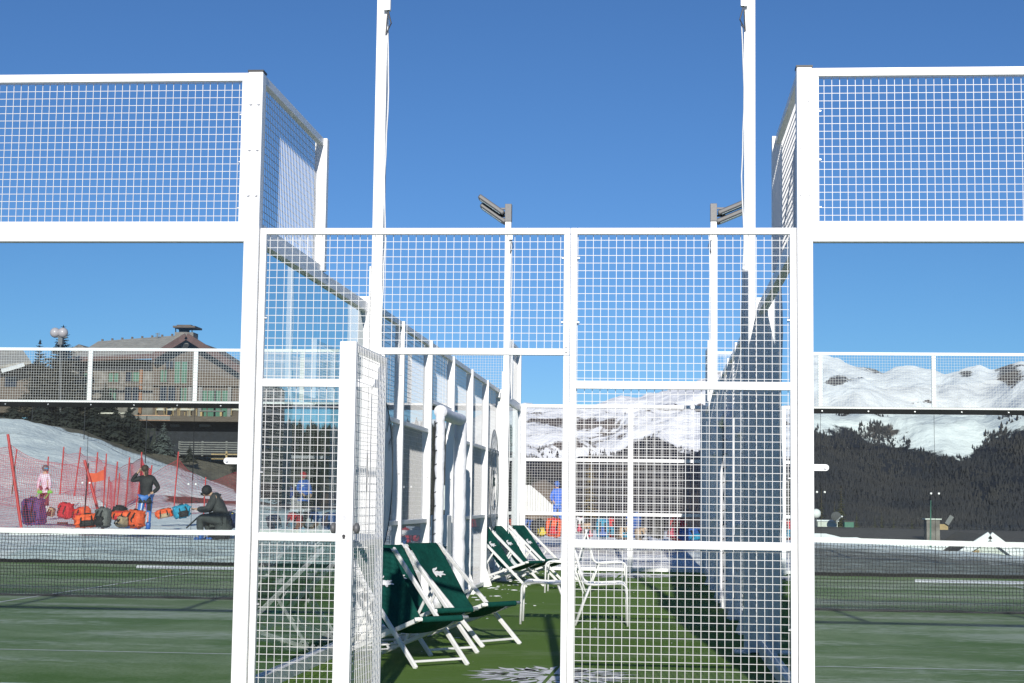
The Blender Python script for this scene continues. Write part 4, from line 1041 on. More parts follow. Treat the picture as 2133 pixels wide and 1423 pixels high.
ski_net([(-70,39.2),(51,37.6),(222,38.6)], [-.06,-.20,-.33], 2.0, .055, .0042, 'red_net', 'nearest red safety net on two leaning red poles', pr=.034, htab=[2.05,2.16,1.62])
ski_net([(124,69),(154,68),(195,67),(237,65),(262,66),(290,69),(305,63)], [.05,.10,.05,.05,.05,.02,.1], 1.5, .09, .006, 'red_net', 'red safety net with many poles on the slope left of the standing person', pr=.03, htab=[1.9,1.9,1.8,1.8,1.9,1.8,1.6])
ski_net([(222,60),(244,58),(282,57),(362,55),(425,57),(500,60)], [.05,.04,.12,.05,.03,.05], 1.3, .09, .0055, 'red_net', 'red safety net low on the slope behind the people and the orange bags', pr=.022, htab=[1.2,1.3,1.25,2.0,1.2,1.6])
ski_net([(-60,62),(95,61.5),(216,62)], [0,.02,.02], 1.8, .10, .0055, 'red_net', 'red safety net crossing the slope behind the young skier', pr=.025, htab=[2.4,1.9,2.0])
ski_net([(60,110),(170,106),(300,102),(400,98),(520,95)], [0,0,0,0,0], 3.0, .40, .007, 'black_net', 'thin black wire fence strung below the chalet', name='wire_fence', pole='black_net', pr=.03, htab=[3.2,3.,2.8,2.6,2.6])
FB = thing('gate_banner', tuple(gp(200, 52)), 'small red gate banner hanging between two thin poles', 'banner')
b = MB(); a = at(183, 985, 52); b_ = at(217, 978, 52); c = at(217, 1000, 52); d = at(182, 1006, 52); e_ = at(200, 986, 52); f_ = at(200, 1004, 52)
b.quad(a, e_, f_, d); b.quad(e_, b_, c, f_); b.build('cloth', 'orange', FB, solid=.01)
for (px, t_, bt) in ((183, 968, 1032), (217, 972, 1032)): MB().tube([at(px, bt, 52), at(px+.5, t_, 52)], .018, 6).build('pole', 'red_pole', FB)
MP = thing('slalom_pole', tuple(gp(180, 42)), 'thin dark slalom pole right of the red bags', 'pole'); MB().tube([at(175, 1085, 42), at(184, 965, 42)], .02, 6).build('shaft', 'black', MP)
MP = thing('slalom_pole', tuple(gp(27, 50)), 'thin green and red slalom pole at the far left', 'pole'); MB().tube([at(25, 1030, 50), at(31, 970, 50)], .02, 6).build('shaft', M['needle_olive'], MP); MB().tube([at(31, 970, 50), at(35, 936, 50)], .02, 6).build('tip', 'red_pole', MP)

# ------------------------------------------------------------------ bags
CLR = {'red':(.55,.02,.03),'orange':(.78,.11,.03),'purple':(.085,.06,.22),'black':(.014,.014,.016),'grey':(.13,.13,.125),'blue':(.03,.11,.38),'navy':(.015,.03,.10),'teal':(.02,.26,.42),'yellow':(.70,.55,.05),'white':(.7,.7,.7),'pink':(.7,.08,.15),'tan':(.45,.32,.2),'green':(.12,.55,.06)}
for k, v in CLR.items(): M['bag_'+k] = simple('nylon_'+k, v, .7, var=.25, scale=14, bump=.8, bscale=18)
def bag(px, base, wpx, hpx, Y, c1, c2, label, lie=False, seed=0, name='backpack', group=None, base_z=None):
    rn = random.Random(seed); p = gp(px, Y); bz = at(px, base, Y).z; p.z = min(bz, p.z+.25) if base_z is None else base_z
    p.z = max(p.z, ground_h(p.x, p.y)-.02)
    sc = (at(px+10, 1000, Y)-at(px, 1000, Y)).length/10; w_ = wpx*sc/2; h_ = max(.12, hpx*sc/2)
    T = thing(name, tuple(p), label, 'bag' if lie else 'backpack', group); x, y, z = p
    b = MB(); b.ellip((x, y, z+h_), (w_, max(.12, w_*.6), h_), 26, 18, .48, wob=.30); b.build('bag_body', 'bag_'+c1, T, smooth=True)
    b = MB(); b.ellip((x+w_*.05, y-max(.1, w_*.5), z+h_*.62), (w_*.62, .10, h_*.48), 16, 10, .6, wob=.25); b.build('front_pocket', 'bag_'+c2, T, smooth=True)
    b = MB(); b.ellip((x, y-.03, z+h_*1.72), (w_*.72, w_*.5, h_*.30), 16, 10, .7, wob=.25); b.build('lid', 'bag_'+(c1 if rn.random() < .5 else c2), T, smooth=True)
    b = MB()
    for s_ in (-1, 1):
        b2 = MB(); b2.tube([(x+s_*w_*.35, y-w_*.45, z+h_*1.85), (x+s_*w_*.42, y-max(.12, w_*.6)-.05, z+h_*1.3), (x+s_*w_*.4, y-max(.12, w_*.6)-.09, z+h_*.8), (x+s_*w_*.5, y-w_*.5, z+h_*.15)], .018, 6); b2.build('strap', 'bag_black', T, smooth=True)
    b = MB(); b.tube([(x-.08, y-.05, z+h_*1.95), (x-.05, y-.05, z+h_*2.12), (x+.05, y-.05, z+h_*2.12), (x+.08, y-.05, z+h_*1.95)], .014, 6); b.build('handle', 'bag_black', T, smooth=True)
    T.rotation_euler = (rn.uniform(-.12,.12), rn.uniform(-.28,.28), rn.uniform(-.7,.7))
    return T
LB = [(74,1092,48,52,38.6,'purple','navy','purple backpack standing behind the leaning red pole',False),
 (137,1057,33,30,44,'red','red','plump red bag left of the orange-red duffel on the snow',False),
 (174,1058,40,22,44,'orange','red','orange-red duffel lying beside the plump red bag',True),
 (186,1098,52,26,38,'orange','black','orange and black bag leaning on the grey backpack',True),
 (216,1098,32,38,37.6,'grey','black','grey hiking backpack with black lid, nearest the leaning pole',False),
 (248,1052,28,26,44.5,'black','black','black backpack propped upright on the orange bag',False),
 (258,1060,46,18,44,'orange','red','orange bag lying under the black backpack',True),
 (283,1098,38,34,37.5,'orange','orange','bright orange backpack at the feet of the standing person',False),
 (344,1064,34,17,46,'orange','tan','orange bag lying low between the standing and the sitting person',True),
 (382,1065,34,26,46,'teal','black','teal and black backpack just left of the sitting person',False),
 (482,1099,26,30,37.5,'navy','yellow','navy backpack with yellow patch behind the sitting person',False),
 (106,1059,12,8,46,'tan','black','small brown gear bundle near the young skier',True),
 (256,1098,16,12,37.2,'tan','tan','small brown paper bag beside the orange backpack',True)]
for i, a in enumerate(LB): bag(a[0], a[1], a[2], a[3], a[4], a[5], a[6], a[7], a[8], i, group='bags lying on the snow left of the gate')
RB = [(1098,1098,30,30,35.4,'blue','navy','blue backpack at the left corner of the far fence'),
 (1126,1110,30,34,35,'black','yellow','black backpack with yellow trim beside the blue one'),
 (1152,1118,34,38,35,'orange','red','bright orange backpack left of the gate divider'),
 (1178,1100,24,28,35.6,'navy','orange','navy backpack hidden behind the gate divider'),
 (1208,1098,18,34,35.6,'white','pink','white bag with pink print right of the gate divider'),
 (1226,1112,18,30,35,'tan','pink','tan bag beside the white one'),
 (1256,1118,26,40,35,'teal','blue','teal backpack left of the red-edged one'),
 (1280,1114,24,38,35.4,'red','teal','red-edged backpack behind the mesh post'),
 (1296,1120,24,26,35,'tan','teal','tan and teal bag right of the red-edged one'),
 (1316,1116,30,48,35.6,'blue','navy','tall royal blue backpack behind the middle fence post'),
 (1338,1120,24,26,34.8,'tan','white','pale tan bag at the foot of the blue backpack'),
 (1366,1118,32,40,35.4,'black','grey','large black backpack in the middle of the row'),
 (1404,1116,32,44,35.2,'red','pink','bright red backpack right of the large black one'),
 (1424,1100,24,24,36,'black','green','black bag with green patch behind the blue duffel'),
 (1440,1124,48,26,34.8,'blue','teal','wide blue duffel at the right end of the row'),
 (1466,1106,18,28,35.6,'orange','orange','orange backpack at the right end of the row'),
 (844,1140,30,38,34,'red','blue','red and blue backpack seen through the left mesh wall'),
 (868,1128,24,30,34.4,'navy','red','navy backpack seen through the left mesh wall'),
 (830,1108,22,26,35,'black','green','black and green bag seen beside the open gate door'),
 (986,1092,18,24,36,'red','red','red bag seen between the posts of the left wall'),
 (958,1090,16,20,36,'blue','red','blue and red bag seen through the padded opening'),
 (575,1092,26,28,37,'navy','teal','navy bag seen through the gate mesh at far left'),
 (612,1090,30,30,37,'red','white','red and white bag seen through the gate mesh'),
 (648,1092,30,34,37,'black','white','black and white bag seen through the gate mesh'),
 (690,1090,30,30,37,'blue','navy','blue bag seen through the gate mesh beside the door')]
for i, a in enumerate(RB): bag(a[0], a[1], a[2], a[3], a[4], a[5], a[6], a[7], False, 50+i, group='backpacks lined up behind the far fence')
# gear lying about
def skis(px, base, Y, L_, ang_, c, label):
    p = gp(px, Y); p.z = max(p.z, ground_h(p.x, p.y))+.03; T = thing('ski_pair', tuple(p), label, 'skis', 'skis lying on the snow')
    d = Vector((cos(ang_), sin(ang_), 0))
    for k in (0, 1):
        o = Vector((0, .10*k, .015*k)); b = MB(); b.bar(p+o-d*L_/2, p+o+d*L_/2, .07, .02); b.bar(p+o+d*L_/2, p+o+d*(L_/2+.12)+Vector((0,0,.09)), .06, .02); b.build('ski', 'bag_'+c, T)
        b = MB(); b.box(p.x+o.x-.12, p.x+o.x+.14, p.y+o.y-.03, p.y+o.y+.03, p.z+.02, p.z+.08); b.build('binding', 'bag_black', T)
skis(95, 1096, 37.2, 1.6, .1, 'white', 'white skis lying in front of the purple backpack')
skis(130, 1062, 45, 1.5, .15, 'navy', 'dark skis lying in front of the plump red bag')
skis(318, 1092, 38, .9, .3, 'black', 'short black skis lying right of the standing person')

# ------------------------------------------------------------------ people
def skin_mesh(name, chain, mat, parent, lvl=2, root=0):
    """chain: list of (pos, radius, parent index)"""
    me = bpy.data.meshes.new(name); me.from_pydata([tuple(c[0]) for c in chain], [(c[2], i) for i, c in enumerate(chain) if c[2] >= 0], [])
    ob = bpy.data.objects.new(name, me); COL.objects.link(ob)
    sm = ob.modifiers.new('skin', 'SKIN'); sm.use_smooth_shade = True
    for i, c in enumerate(chain):
        v = me.skin_vertices[0].data[i]; r = c[1]; v.radius = r if isinstance(r, tuple) else (r, r); v.use_root = (i == root)
    s2 = ob.modifiers.new('sub', 'SUBSURF'); s2.levels = 1; s2.render_levels = lvl
    me.materials.append(M[mat]); ob.parent = parent; return ob
def hand_chain(ch, wi, d, side):
    """palm and five fingers grown from wrist index wi"""
    d = d.normalized(); side = side.normalized(); p = Vector(ch[wi][0])
    ch.append((p+d*.05, (.036,.018), wi)); pi_ = len(ch)-1
    for k, (o, L_) in enumerate(((-.030,.062),(-.010,.075),(.010,.070),(.029,.055))):
        b0 = p+d*.085+side*o; ch.append((b0, .010, pi_)); ch.append((b0+d*L_*.6, .009, len(ch)-1)); ch.append((b0+d*L_*.9+side.cross(d)*.02, .008, len(ch)-1))
    ch.append((p+d*.03-side*.038, .011, wi)); ch.append((p+d*.065-side*.055, .009, len(ch)-1))
def figure(name, loc, rz, label, J, parts):
    """J: joint positions (local, x right, y forward=-y faces the viewer); parts: clothing layers"""
    T = thing(name, loc, label, 'person'); T.rotation_euler = (0,0,rz)
    g = {k: Vector(v) for k, v in J.items()}; ch = []
    def add(p, r, par): ch.append((p, r, par)); return len(ch)-1
    pel = add(g['pelvis'], (.15,.115), -1); sp = add(g['pelvis'].lerp(g['chest'], .5), (.13,.10), pel); cst = add(g['chest'], (.155,.11), sp)
    nk = add(g['neck'], .055, cst); hd0 = add(g['neck'].lerp(g['head'], .55), .060, nk); hd = add(g['head'], (.082,.095), hd0); top = add(g['head']+(g['head']-g['neck']).normalized()*.075, (.065,.078), hd)
    fd = g['face'].normalized(); add(g['head']+fd*.098+Vector((0,0,-.012)), .014, hd)
    sd_ = fd.cross(Vector((0,0,1))).normalized()
    for s_ in (1, -1): add(g['head']+sd_*s_*.085+Vector((0,0,-.01)), .015, hd)
    for s_ in ('l', 'r'):
        sh = add(g['sh_'+s_], .060, cst); e_ = add(g['el_'+s_], .043, sh); wr = add(g['wr_'+s_], .028, e_)
        dd = (g['wr_'+s_]-g['el_'+s_]); hand_chain(ch, wr, dd, dd.cross(fd if abs(dd.normalized().dot(fd)) < .9 else Vector((0,0,1))))
        hp = add(g['hip_'+s_], .090, pel); kn = add(g['kn_'+s_], .060, hp); an = add(g['an_'+s_], .042, kn); add(g['an_'+s_]+Vector((0,0,-.04))+g['toe_'+s_]*.10, .042, an)
    body = skin_mesh('body', ch, 'skin', T)
    # eyes and mouth
    for s_ in (1, -1):
        b = MB(); b.ellip(g['head']+fd*.088+sd_*s_*.032+Vector((0,0,.008)), (.010,.010,.006), 8, 6); b.build('eye', 'bag_black', T, local=True)
    b = MB(); b.ellip(g['head']+fd*.084+Vector((0,0,-.052)), (.022,.012,.006), 8, 6); b.build('mouth', 'bag_red', T, local=True)
    top_m, leg_m, boot_m, hair, helmet = parts['top'], parts['leg'], parts['boot'], parts.get('hair'), parts.get('helmet')
    c2 = []
    def a2(p, r, par): c2.append((p, r, par)); return len(c2)-1
    hem = g['pelvis']-(g['chest']-g['pelvis']).normalized()*.07
    k = parts.get('bulk', 1.)
    p0 = a2(hem, (.175*k,.140*k), -1); p1 = a2(g['pelvis'].lerp(g['chest'], .5), (.165*k,.135*k), p0); p2 = a2(g['chest'], (.185*k,.168*k), p1); p3 = a2(g['neck'], (.098,.098), p2); a2(g['pelvis']-(g['chest']-g['pelvis']).normalized()*.10, (.17*k,.135*k), p0)
    for s_ in ('l', 'r'):
        sh = a2(g['sh_'+s_], .085*k, p2); e_ = a2(g['el_'+s_], .066*k, sh); a2(g['wr_'+s_], .046*k, e_)
    jk = skin_mesh('jacket', c2, top_m, T)
    if parts.get('hood'):
        b = MB(); b.ellip(g['neck']+Vector((-fd.x*.13, 0, -.05)), (.10,.12,.07), 14, 10, .8, wob=.2); b.build('hood', top_m, T, smooth=True, local=True)
    c3 = []
    def a3(p, r, par): c3.append((p, r, par)); return len(c3)-1
    p0 = a3(g['pelvis'], (.165*k,.13*k), -1)
    for s_ in ('l', 'r'):
        hp = a3(g['hip_'+s_], .108*parts.get('lbulk', 1), p0); kn = a3(g['kn_'+s_], .076*parts.get('lbulk', 1), hp); a3(g['kn_'+s_].lerp(g['an_'+s_], .75), .062*parts.get('lbulk', 1), kn)
    skin_mesh('trousers', c3, leg_m, T)
    for s_ in ('l', 'r'):
        an = g['an_'+s_]; t_ = g['toe_'+s_]; kk = g['kn_'+s_]
        c4_ = [(an.lerp(kk, .42), .075, -1), (an+Vector((0,0,.02)), .075, 0), (an+Vector((0,0,-.05))+t_*.02, .065, 1), (an+Vector((0,0,-.055))+t_*.17, .052, 2)]
        skin_mesh('ski_boot', c4_, boot_m, T)
    for (a, b_, w_, mt_) in parts.get('stripes', []):
        pa, pb = a, b_; MB().bar(pa, pb, w_, .012, (0,1,0)).build('stripe', mt_, T, local=True)
    if hair:
        b = MB(); b.ellip(g['head']+Vector((0,0,.030))-fd*.022, (.100,.108,.105), 16, 12, 1, wob=.08); b.ellip(g['head']-fd*.075+Vector((0,0,-.09)), (.055,.05,.11), 12, 8, 1, wob=.12); b.build('hair', hair, T, smooth=True, local=True)
    if helmet:
        b = MB(); b.ellip(g['head']+Vector((0,0,.035))-fd*.015, (.118,.132,.122), 20, 14); h_ = b.build('helmet', helmet, T, smooth=True, local=True)
        b = MB(); b.ellip(g['head']+fd*.085+Vector((0,0,.03)), (.085,.05,.038), 16, 10, .8); b.build('goggles', parts.get('goggle', 'bag_black'), h_, smooth=True, local=True)
    return T
M['hair_brown'] = simple('brown_hair', (.05,.03,.02), .7, var=.3, scale=30)
M['suit_blue'] = simple('blue_race_suit', (.05,.16,.48), .5, var=.3, scale=7, bump=.2, bscale=20)
M['boot_blue'] = simple('blue_ski_boot', (.03,.12,.42), .35, var=.3, scale=9)
M['jersey'] = simple('white_pink_jersey', (.72,.70,.78), .8, scale=7, col2=(.75,.35,.50))
M['maroon'] = simple('maroon_shorts', (.16,.03,.05), .8, var=.25)
M['charcoal'] = simple('charcoal_softshell', (.045,.047,.048), .8, var=.3, scale=9, bump=.5, bscale=14)
M['bluejacket'] = simple('royal_blue_jacket', (.04,.14,.55), .7, var=.25)
V = Vector
# standing person, seen from behind and the side, hand at the brow
Yp = 40.2; p = gp(304, Yp); zb = at(304, 1106, Yp).z; zt_ = at(304, 968, Yp).z; sc = (zt_-zb)/1.78
J = dict(pelvis=(0,0,.98), chest=(.0,.02,1.32), neck=(-.02,-.01,1.51), head=(-.06,-.03,1.645), face=(-.9,.35,-.05),
 sh_l=(-.17,.03,1.42), el_l=(-.42,-.02,1.33), wr_l=(-.24,-.04,1.56), sh_r=(.18,.0,1.40), el_r=(.32,.08,1.16), wr_r=(.20,-.08,1.02),
 hip_l=(-.09,0,.90), kn_l=(-.13,-.06,.50), an_l=(-.17,.02,.10), hip_r=(.10,0,.90), kn_r=(.08,.05,.50), an_r=(.09,.0,.10), toe_l=(-.8,.3,0), toe_r=(-.5,.6,0))
pr = figure('person', (p.x, p.y, zb), 0, 'person in black jacket and blue race tights shading the eyes with one hand', J,
  dict(top='bag_black', leg='suit_blue', boot='boot_blue', hair='hair_brown', bulk=1.02, stripes=[(V((.12,-.10,.86)),V((.10,-.05,.55)),.10,'bag_black'),(V((-.05,-.115,.86)),V((-.10,-.13,.48)),.025,'bag_white'),(V((.08,-.045,.50)),V((.09,-.09,.24)),.05,'bag_white'),(V((.085,-.055,.50)),V((.095,-.10,.24)),.022,'bag_red'),(V((-.14,-.13,.50)),V((-.17,-.08,.26)),.03,'bag_white'),(V((-.10,-.15,.52)),V((-.19,-.13,.44)),.04,'bag_red')]))
pr.scale = (sc, sc, sc)
# sitting person with helmet looking at a phone
Yp = 36.4; p = gp(452, Yp); zb = at(445, 1128, Yp).z; zt_ = at(440, 1011, Yp).z; sc = (zt_-zb)/1.26
J = dict(pelvis=(.12,0,.52), chest=(.04,.0,.90), neck=(-.10,-.01,1.05), head=(-.24,-.02,1.10), face=(-.55,0,-.75),
 sh_l=(-.02,-.19,.98), el_l=(-.18,-.22,.70), wr_l=(-.42,-.12,.72), sh_r=(-.0,.19,.98), el_r=(-.16,.20,.72), wr_r=(-.42,.06,.72),
 hip_l=(.08,-.12,.50), kn_l=(-.36,-.17,.54), an_l=(-.30,-.18,.10), hip_r=(.08,.12,.50), kn_r=(-.30,.15,.54), an_r=(-.12,.15,.10), toe_l=(-1,0,0), toe_r=(-1,0,0))
pr = figure('person', (p.x, p.y, zb), radians(6), 'sitting person in charcoal hooded jacket and dark helmet looking down at a phone', J,
  dict(top='charcoal', leg='charcoal', boot='boot_blue', helmet='bag_black', hood=True, bulk=1.30, lbulk=1.35))
pr.scale = (sc, sc, sc)
ph = thing('phone', tuple(at(411, 1045, Yp-.1)), 'dark phone held by the sitting person', 'phone'); b = MB(); a = at(411, 1046, Yp-.1); b.bar(a+V((-.06,0,.02)), a+V((.06,0,-.02)), .07, .010); b.build('phone_body', 'bag_black', ph, bevel=.002)
st_ = thing('gear_sack', tuple(gp(456, Yp)), 'big black gear sack the sitting person rests on', 'sack'); p = gp(456, Yp+.15)
b = MB(); zt2 = at(456, 1066, Yp).z; zb2 = at(456, 1130, Yp).z; hh = (zt2-zb2)/2; b.ellip((p.x, p.y+.1, zb2+hh), (.26, .26, hh), 20, 14, .7, wob=.25); b.build('sack_body', 'bag_black', st_, smooth=True)
b = MB(); b.tube([at(388, 1100, Yp), at(412, 1078, Yp)], .018, 6); sp_ = thing('ski_pole', tuple(at(388, 1100, Yp)), 'dark ski pole leaning on the sitting person knee', 'ski pole'); b.build('shaft', 'bag_black', sp_)
# young skier
Yp = 50.; p = gp(92, Yp); zb = at(92, 1066, Yp).z; zt_ = at(92, 968, Yp).z; sc = (zt_-zb)/1.62
J = dict(pelvis=(.03,0,.86), chest=(.0,.0,1.16), neck=(0,-.01,1.34), head=(.02,-.03,1.46), face=(.5,-.8,-.05),
 sh_l=(-.15,.0,1.26), el_l=(-.22,.0,1.0), wr_l=(-.20,-.08,.78), sh_r=(.15,.0,1.26), el_r=(.20,-.05,1.0), wr_r=(.24,-.15,.78),
 hip_l=(-.07,0,.80), kn_l=(-.06,-.10,.46), an_l=(-.02,.03,.10), hip_r=(.09,0,.80), kn_r=(.12,-.10,.46), an_r=(.12,.04,.10), toe_l=(.5,-.8,0), toe_r=(.5,-.8,0))
pr = figure('person', (p.x, p.y, zb), 0, 'young skier in white and pink top with silver helmet behind the red net', J,
  dict(top='jersey', leg='maroon', boot='bag_white', helmet='lamp_grey', goggle='bag_teal', bulk=.92))
pr.scale = (sc, sc, sc)
for k, (x0, x1) in enumerate(((83, 62), (104, 84))):
    sp_ = thing('ski_pole', tuple(at(x0, 1024, Yp-.3)), ['bright green ski pole in the right hand of the young skier','bright green ski pole in the left hand of the young skier'][k], 'ski pole')
    MB().tube([at(x0, 1024, Yp-.3), at(x1, 1052, Yp-.6)], .012, 6).build('shaft', 'bag_green', sp_)
    b = MB(); b.ellip(at(x0, 1025, Yp-.35), (.09,.05,.05), 10, 6, .7); b.build('grip_guard', 'bag_green', sp_, smooth=True)
# person in blue behind the far fence
Yp = 41.; p = gp(1162, Yp); zb = at(1162, 1098, Yp).z; zt_ = at(1162, 1004, Yp).z; sc = (zt_-zb)/1.72
J = dict(pelvis=(0,0,.95), chest=(-.0,.0,1.28), neck=(-.03,-.01,1.47), head=(-.05,-.03,1.60), face=(-.8,-.5,-.1),
 sh_l=(-.17,.0,1.38), el_l=(-.26,-.05,1.12), wr_l=(-.16,-.20,.98), sh_r=(.17,.0,1.38), el_r=(.25,-.02,1.12), wr_r=(.20,-.16,.95),
 hip_l=(-.09,0,.88), kn_l=(-.11,-.04,.50), an_l=(-.12,.02,.10), hip_r=(.09,0,.88), kn_r=(.10,-.03,.50), an_r=(.12,.02,.10), toe_l=(-.5,-.8,0), toe_r=(.3,-.9,0))
pr = figure('person', (p.x, p.y, zb), 0, 'person in royal blue jacket standing behind the far lane fence', J, dict(top='bluejacket', leg='suit_blue', boot='bag_black', helmet='bag_blue', bulk=1.1))
pr.scale = (sc, sc, sc)
# another pair of skiers seen small through the right part of the fence and mesh at left
for k, (px, zt0, Yp, c, lab) in enumerate(((632, 986, 52., 'bluejacket', 'person in blue jacket seen through the gate mesh left of the door'),)):
    p = gp(px, Yp); zb = p.z; zt_ = at(px, zt0, Yp).z; sc = max(.9, (zt_-zb)/1.72)
    pr = figure('person', (p.x, p.y, zb), radians(40), lab, J, dict(top=c, leg='charcoal', boot='bag_white', helmet='bag_red', bulk=1.05)); pr.scale = (sc, sc, sc)

# ------------------------------------------------------------------ things behind the far fence
M['corrug'] = simple('white_corrugated_sheet', (.66,.66,.62), .6, var=.06)
def corrug(name, pts, Y, label):
    T = thing(name, tuple(at(pts[0][0], pts[-1][1], Y)), label, 'shelter'); b = MB()
    xs_ = [at(q[0], q[1], Y) for q in pts]; x0 = min(q.x for q in xs_); x1 = max(q.x for q in xs_)
    tops = sorted([(q.x, q.z) for q in xs_ if True]); zb_ = min(q.z for q in xs_)
    tt = [(q.x, q.z) for q in xs_ if q.z > zb_+.05]; tt.sort(); tt.append((x1, zb_+.3)) if tt[-1][0] < x1 else None
    n_ = int((x1-x0)/.035); prev = None
    for i in range(n_+1):
        x = x0+(x1-x0)*i/n_; z = interp(tt, x); y = Y+.03*(1 if i % 4 < 2 else -1)
        if prev: b.quad((prev[0], prev[1], zb_), (x, y, zb_), (x, y, z), (prev[0], prev[1], prev[2]))
        prev = (x, y, z)
    b.build('sheet', 'corrug', T); return T
corrug('windbreak', [(1078,1012),(1104,1010),(1128,1030),(1150,1052),(1153,1068),(1078,1068)], 44, 'white corrugated windbreak with rounded corner behind the far fence')
corrug('windbreak', [(906,1010),(948,1012),(948,1062),(906,1062)], 44, 'white corrugated panel seen through the padded opening')
mdv = []; mdf = []
for j in range(9):
    for i in range(25):
        px = 1085+90*i/24; q = at(px, 1000, 52+j*1.); tz = at(px, interp([(1085,1030),(1110,1004),(1135,998),(1155,1012),(1175,1045)], px), 56).z
        mdv.append((q.x, q.y, -1+(tz+1)*sin(pi*min(1, j/5)/2)+.12*fbm(q.x*1.5, q.y*1.5)))
for j in range(8):
    for i in range(24): k = j*25+i; mdf.append((k, k+1, k+26, k+25))
M['earth'] = simple('brown_earth', (.13,.10,.075), .95, scale=1.5, col2=(.26,.21,.16), bump=.8, bscale=5)
attr_mesh('earth_mound', mdv, mdf, 'earth', {})

# ------------------------------------------------------------------ roofs and gear on the right
M['darkroof'] = simple('dark_brown_roof', (.045,.038,.038), .85, scale=1.2, col2=(.08,.065,.06), stretch=(1,5,5), bump=.5, bscale=6)
M['whitewood'] = simple('white_gable_boards', (.58,.60,.55), .7, var=.12, scale=4)
M['greenbox'] = simple('green_box_paint', (.05,.17,.12), .6, var=.15)
HY = 62.
H = thing('long_roof_house', tuple(at(1900, 1180, HY)), 'house with long dark brown roof and white gable just below the court', 'house')
rf = MB(); slab(at(1560, 1132, HY-2), at(2300, 1150, HY-2), at(2300, 1110, HY+6), at(1560, 1094, HY+6), .2); ro2 = rf.build('roof', 'darkroof', H)
b = MB(); a = at(1560, 1128, HY-1.5); c = at(2300, 1145, HY-1.5); b.box(a.x, c.x, HY-1.5, HY+6, a.z-3.5, a.z-.5); b.build('wall', 'timber', H)
b = MB(); a = at(1930, 1082, HY); c = at(1958, 1116, HY); b.box(a.x, c.x, HY, HY+.6, c.z-.4, a.z); chm = b.build('chimney', 'stone', ro2)
b = MB(); a = at(1927, 1080, HY); c = at(1961, 1083, HY); b.box(a.x, c.x, HY-.05, HY+.65, c.z, a.z); b.build('chimney_cap', 'whitewood', chm)
b = MB(); a = at(1956, 1092, HY); c = at(1976, 1104, HY); b.box(a.x, c.x, HY+.1, HY+.5, c.z, a.z); b.build('vent_box', 'lightwood', chm)
b = MB(); b.bar(at(1972, 1092, HY), at(1983, 1075, HY), .16, .03, (0,1,0)); b.build('cowl_vane', 'lamp_grey', chm)
# gable dormer
b = MB(); gy = HY-5.5; P_ = [at(2062, 1120, gy), at(2128, 1172, gy), at(1998, 1160, gy)]
b.v = [tuple(q) for q in P_]+[(q.x, q.y+5, q.z) for q in P_]; b.f = [(0,1,2),(5,4,3),(0,3,4,1),(1,4,5,2),(2,5,3,0)]; gbo = b.build('dormer', 'whitewood', H)
b = MB(); b.bar(at(2062, 1115, gy-.15), at(2138, 1172, gy-.15), .25, .12, (0,1,0)); b.bar(at(2062, 1115, gy-.15), at(1992, 1160, gy-.15), .25, .12, (0,1,0)); b.build('bargeboard', 'emblem', gbo)
rf = MB(); ap2 = at(2062, 1114, gy-.1); slab(ap2, at(2140, 1172, gy-.1), at(2140, 1172, gy-.1)+V((0,6,0)), ap2+V((0,6,0)), .08); slab(at(1990, 1161, gy-.1), ap2, ap2+V((0,6,0)), at(1990, 1161, gy-.1)+V((0,6,0)), .08); rf.build('dormer_roof', 'darkroof', gbo)
b = MB(); a = at(2025, 1146, gy-.03); c = at(2040, 1158, gy-.03); b.box(a.x, c.x, gy-.05, gy, c.z, a.z); b.build('window', 'lightwood', gbo)
b = MB(); n_ = 40
for i in range(n_):
    x0_, x1_ = 1560+i*(2200-1560)/n_, 1560+(i+1)*(2200-1560)/n_
    f0 = at(x0_, interp([(1560,1110),(1700,1110),(1760,1119),(1850,1126),(2200,1146)], x0_)+1.5*sin(i*1.7), HY-2.1); f1 = at(x1_, interp([(1560,1110),(1700,1110),(1760,1119),(1850,1126),(2200,1146)], x1_)+1.5*sin((i+1)*1.7), HY-2.1)
    b.quad(f0+V((0,0,-.45)), f1+V((0,0,-.45)), f1, f0); b.quad(f0, f1, f1+V((0,.5,-.1)), f0+V((0,.5,-.1)))
b.build('eaves_snow', 'snow', ro2)
SB = thing('white_cabinet', tuple(at(1725, 1100, 70)), 'white flat roofed cabinet beside the satellite dish', 'cabinet'); b = MB(); a = at(1703, 1086, 70); c = at(1745, 1100, 70); b.box(a.x, c.x, 70, 71, c.z-.5, a.z); b.build('cabinet_body', 'whitewood', SB, bevel=.02)
b = MB(); b.box(a.x-.05, c.x+.05, 69.95, 71.05, a.z, a.z+.06); b.build('cabinet_roof', 'snow', SB)
SB = thing('green_cabinet', tuple(at(1768, 1100, 72)), 'small green cabinet right of the satellite dish', 'cabinet'); b = MB(); a = at(1759, 1087, 72); c = at(1779, 1100, 72); b.box(a.x, c.x, 72, 72.6, c.z-.5, a.z); b.build('cabinet_body', 'greenbox', SB, bevel=.02)
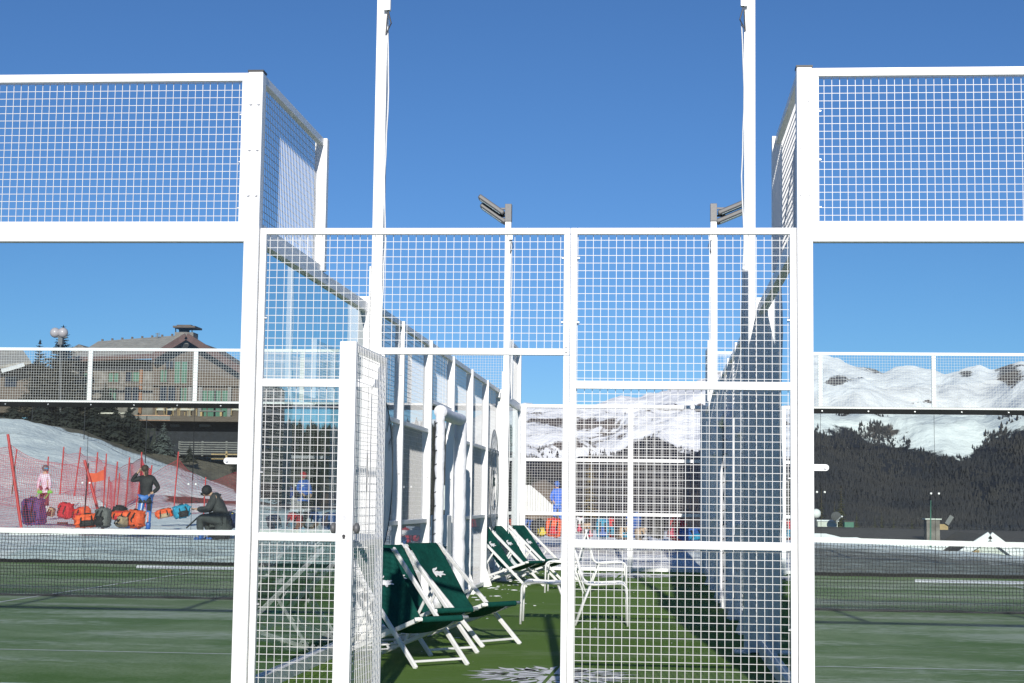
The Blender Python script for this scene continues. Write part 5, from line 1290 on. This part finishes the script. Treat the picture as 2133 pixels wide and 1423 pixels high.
b = MB(); b.box(a.x-.03, c.x+.03, 71.97, 72.63, a.z, a.z+.04); b.build('lid', 'black', SB)
SD = thing('satellite_dish', tuple(at(1742, 1088, 69)), 'grey satellite dish on the white cabinet', 'satellite dish')
b = MB(); c = at(1742, 1076, 69)
for i in range(6):
    for j in range(20):
        def dpt(r_i, j_): r = .21*r_i/6; a = 2*pi*j_/20; return (c.x+r*cos(a), c.y+.9*r*r*2, c.z+r*.92*sin(a))
        b.quad(dpt(i, j), dpt(i, j+1), dpt(i+1, j+1), dpt(i+1, j))
b.build('reflector', 'lamp_grey', SD, smooth=True, solid=.01)
b = MB(); b.bar(c+V((0,0,-.2)), c+V((.18,-.22,0)), .02, .02); b.ellip(c+V((.2,-.24,0)), (.05,.05,.04), 8, 6); b.build('feed_arm', 'tape', SD); MB().tube([c+V((0,.03,0)), c+V((0,.03,-.3))], .025, 8).build('mast', 'lamp_grey', SD)
GB = thing('garden_globe', tuple(at(1700, 1090, 66)), 'round white globe lamp at the left edge beside the court post', 'lamp'); b = MB(); b.ellip(at(1700, 1070, 66), (.19,.19,.19), 16, 12); b.build('globe', 'emblem', GB, smooth=True); MB().tube([at(1700, 1095, 66), at(1700, 1080, 66)], .03, 8).build('post', 'lamp_grey', GB)
GP = thing('green_pole', tuple(at(1938, 1126, 54)), 'thin green marker pole in front of the roof chimney', 'pole'); MB().tube([at(1938, 1140, 54), at(1939, 1042, 54)], [.03, .012], 7).build('shaft', 'greenbox', GP)

# unseen dark hill added behind the camera to darken reflections in the glass
hv = []; hf = []; na, nr = 160, 14
for j in range(nr+1):
    for i in range(na+1):
        a = radians(95)+radians(170)*i/na; rr = 55+j*16; e_ = min(1, i/8, (na-i)/8)
        hv.append((rr*sin(a), rr*cos(a), -1+e_*(sst(0, 8, j)*(16+5*fbm(a*3, 1, 2))+2.2*fbm(rr*sin(a)*.06, rr*cos(a)*.06, 3)*min(1, j/3))))
for j in range(nr):
    for i in range(na): k = j*(na+1)+i; hf.append((k, k+1, k+na+2, k+na+1))
attr_mesh('unseen_dark_hill', hv, hf, 'hill', {})
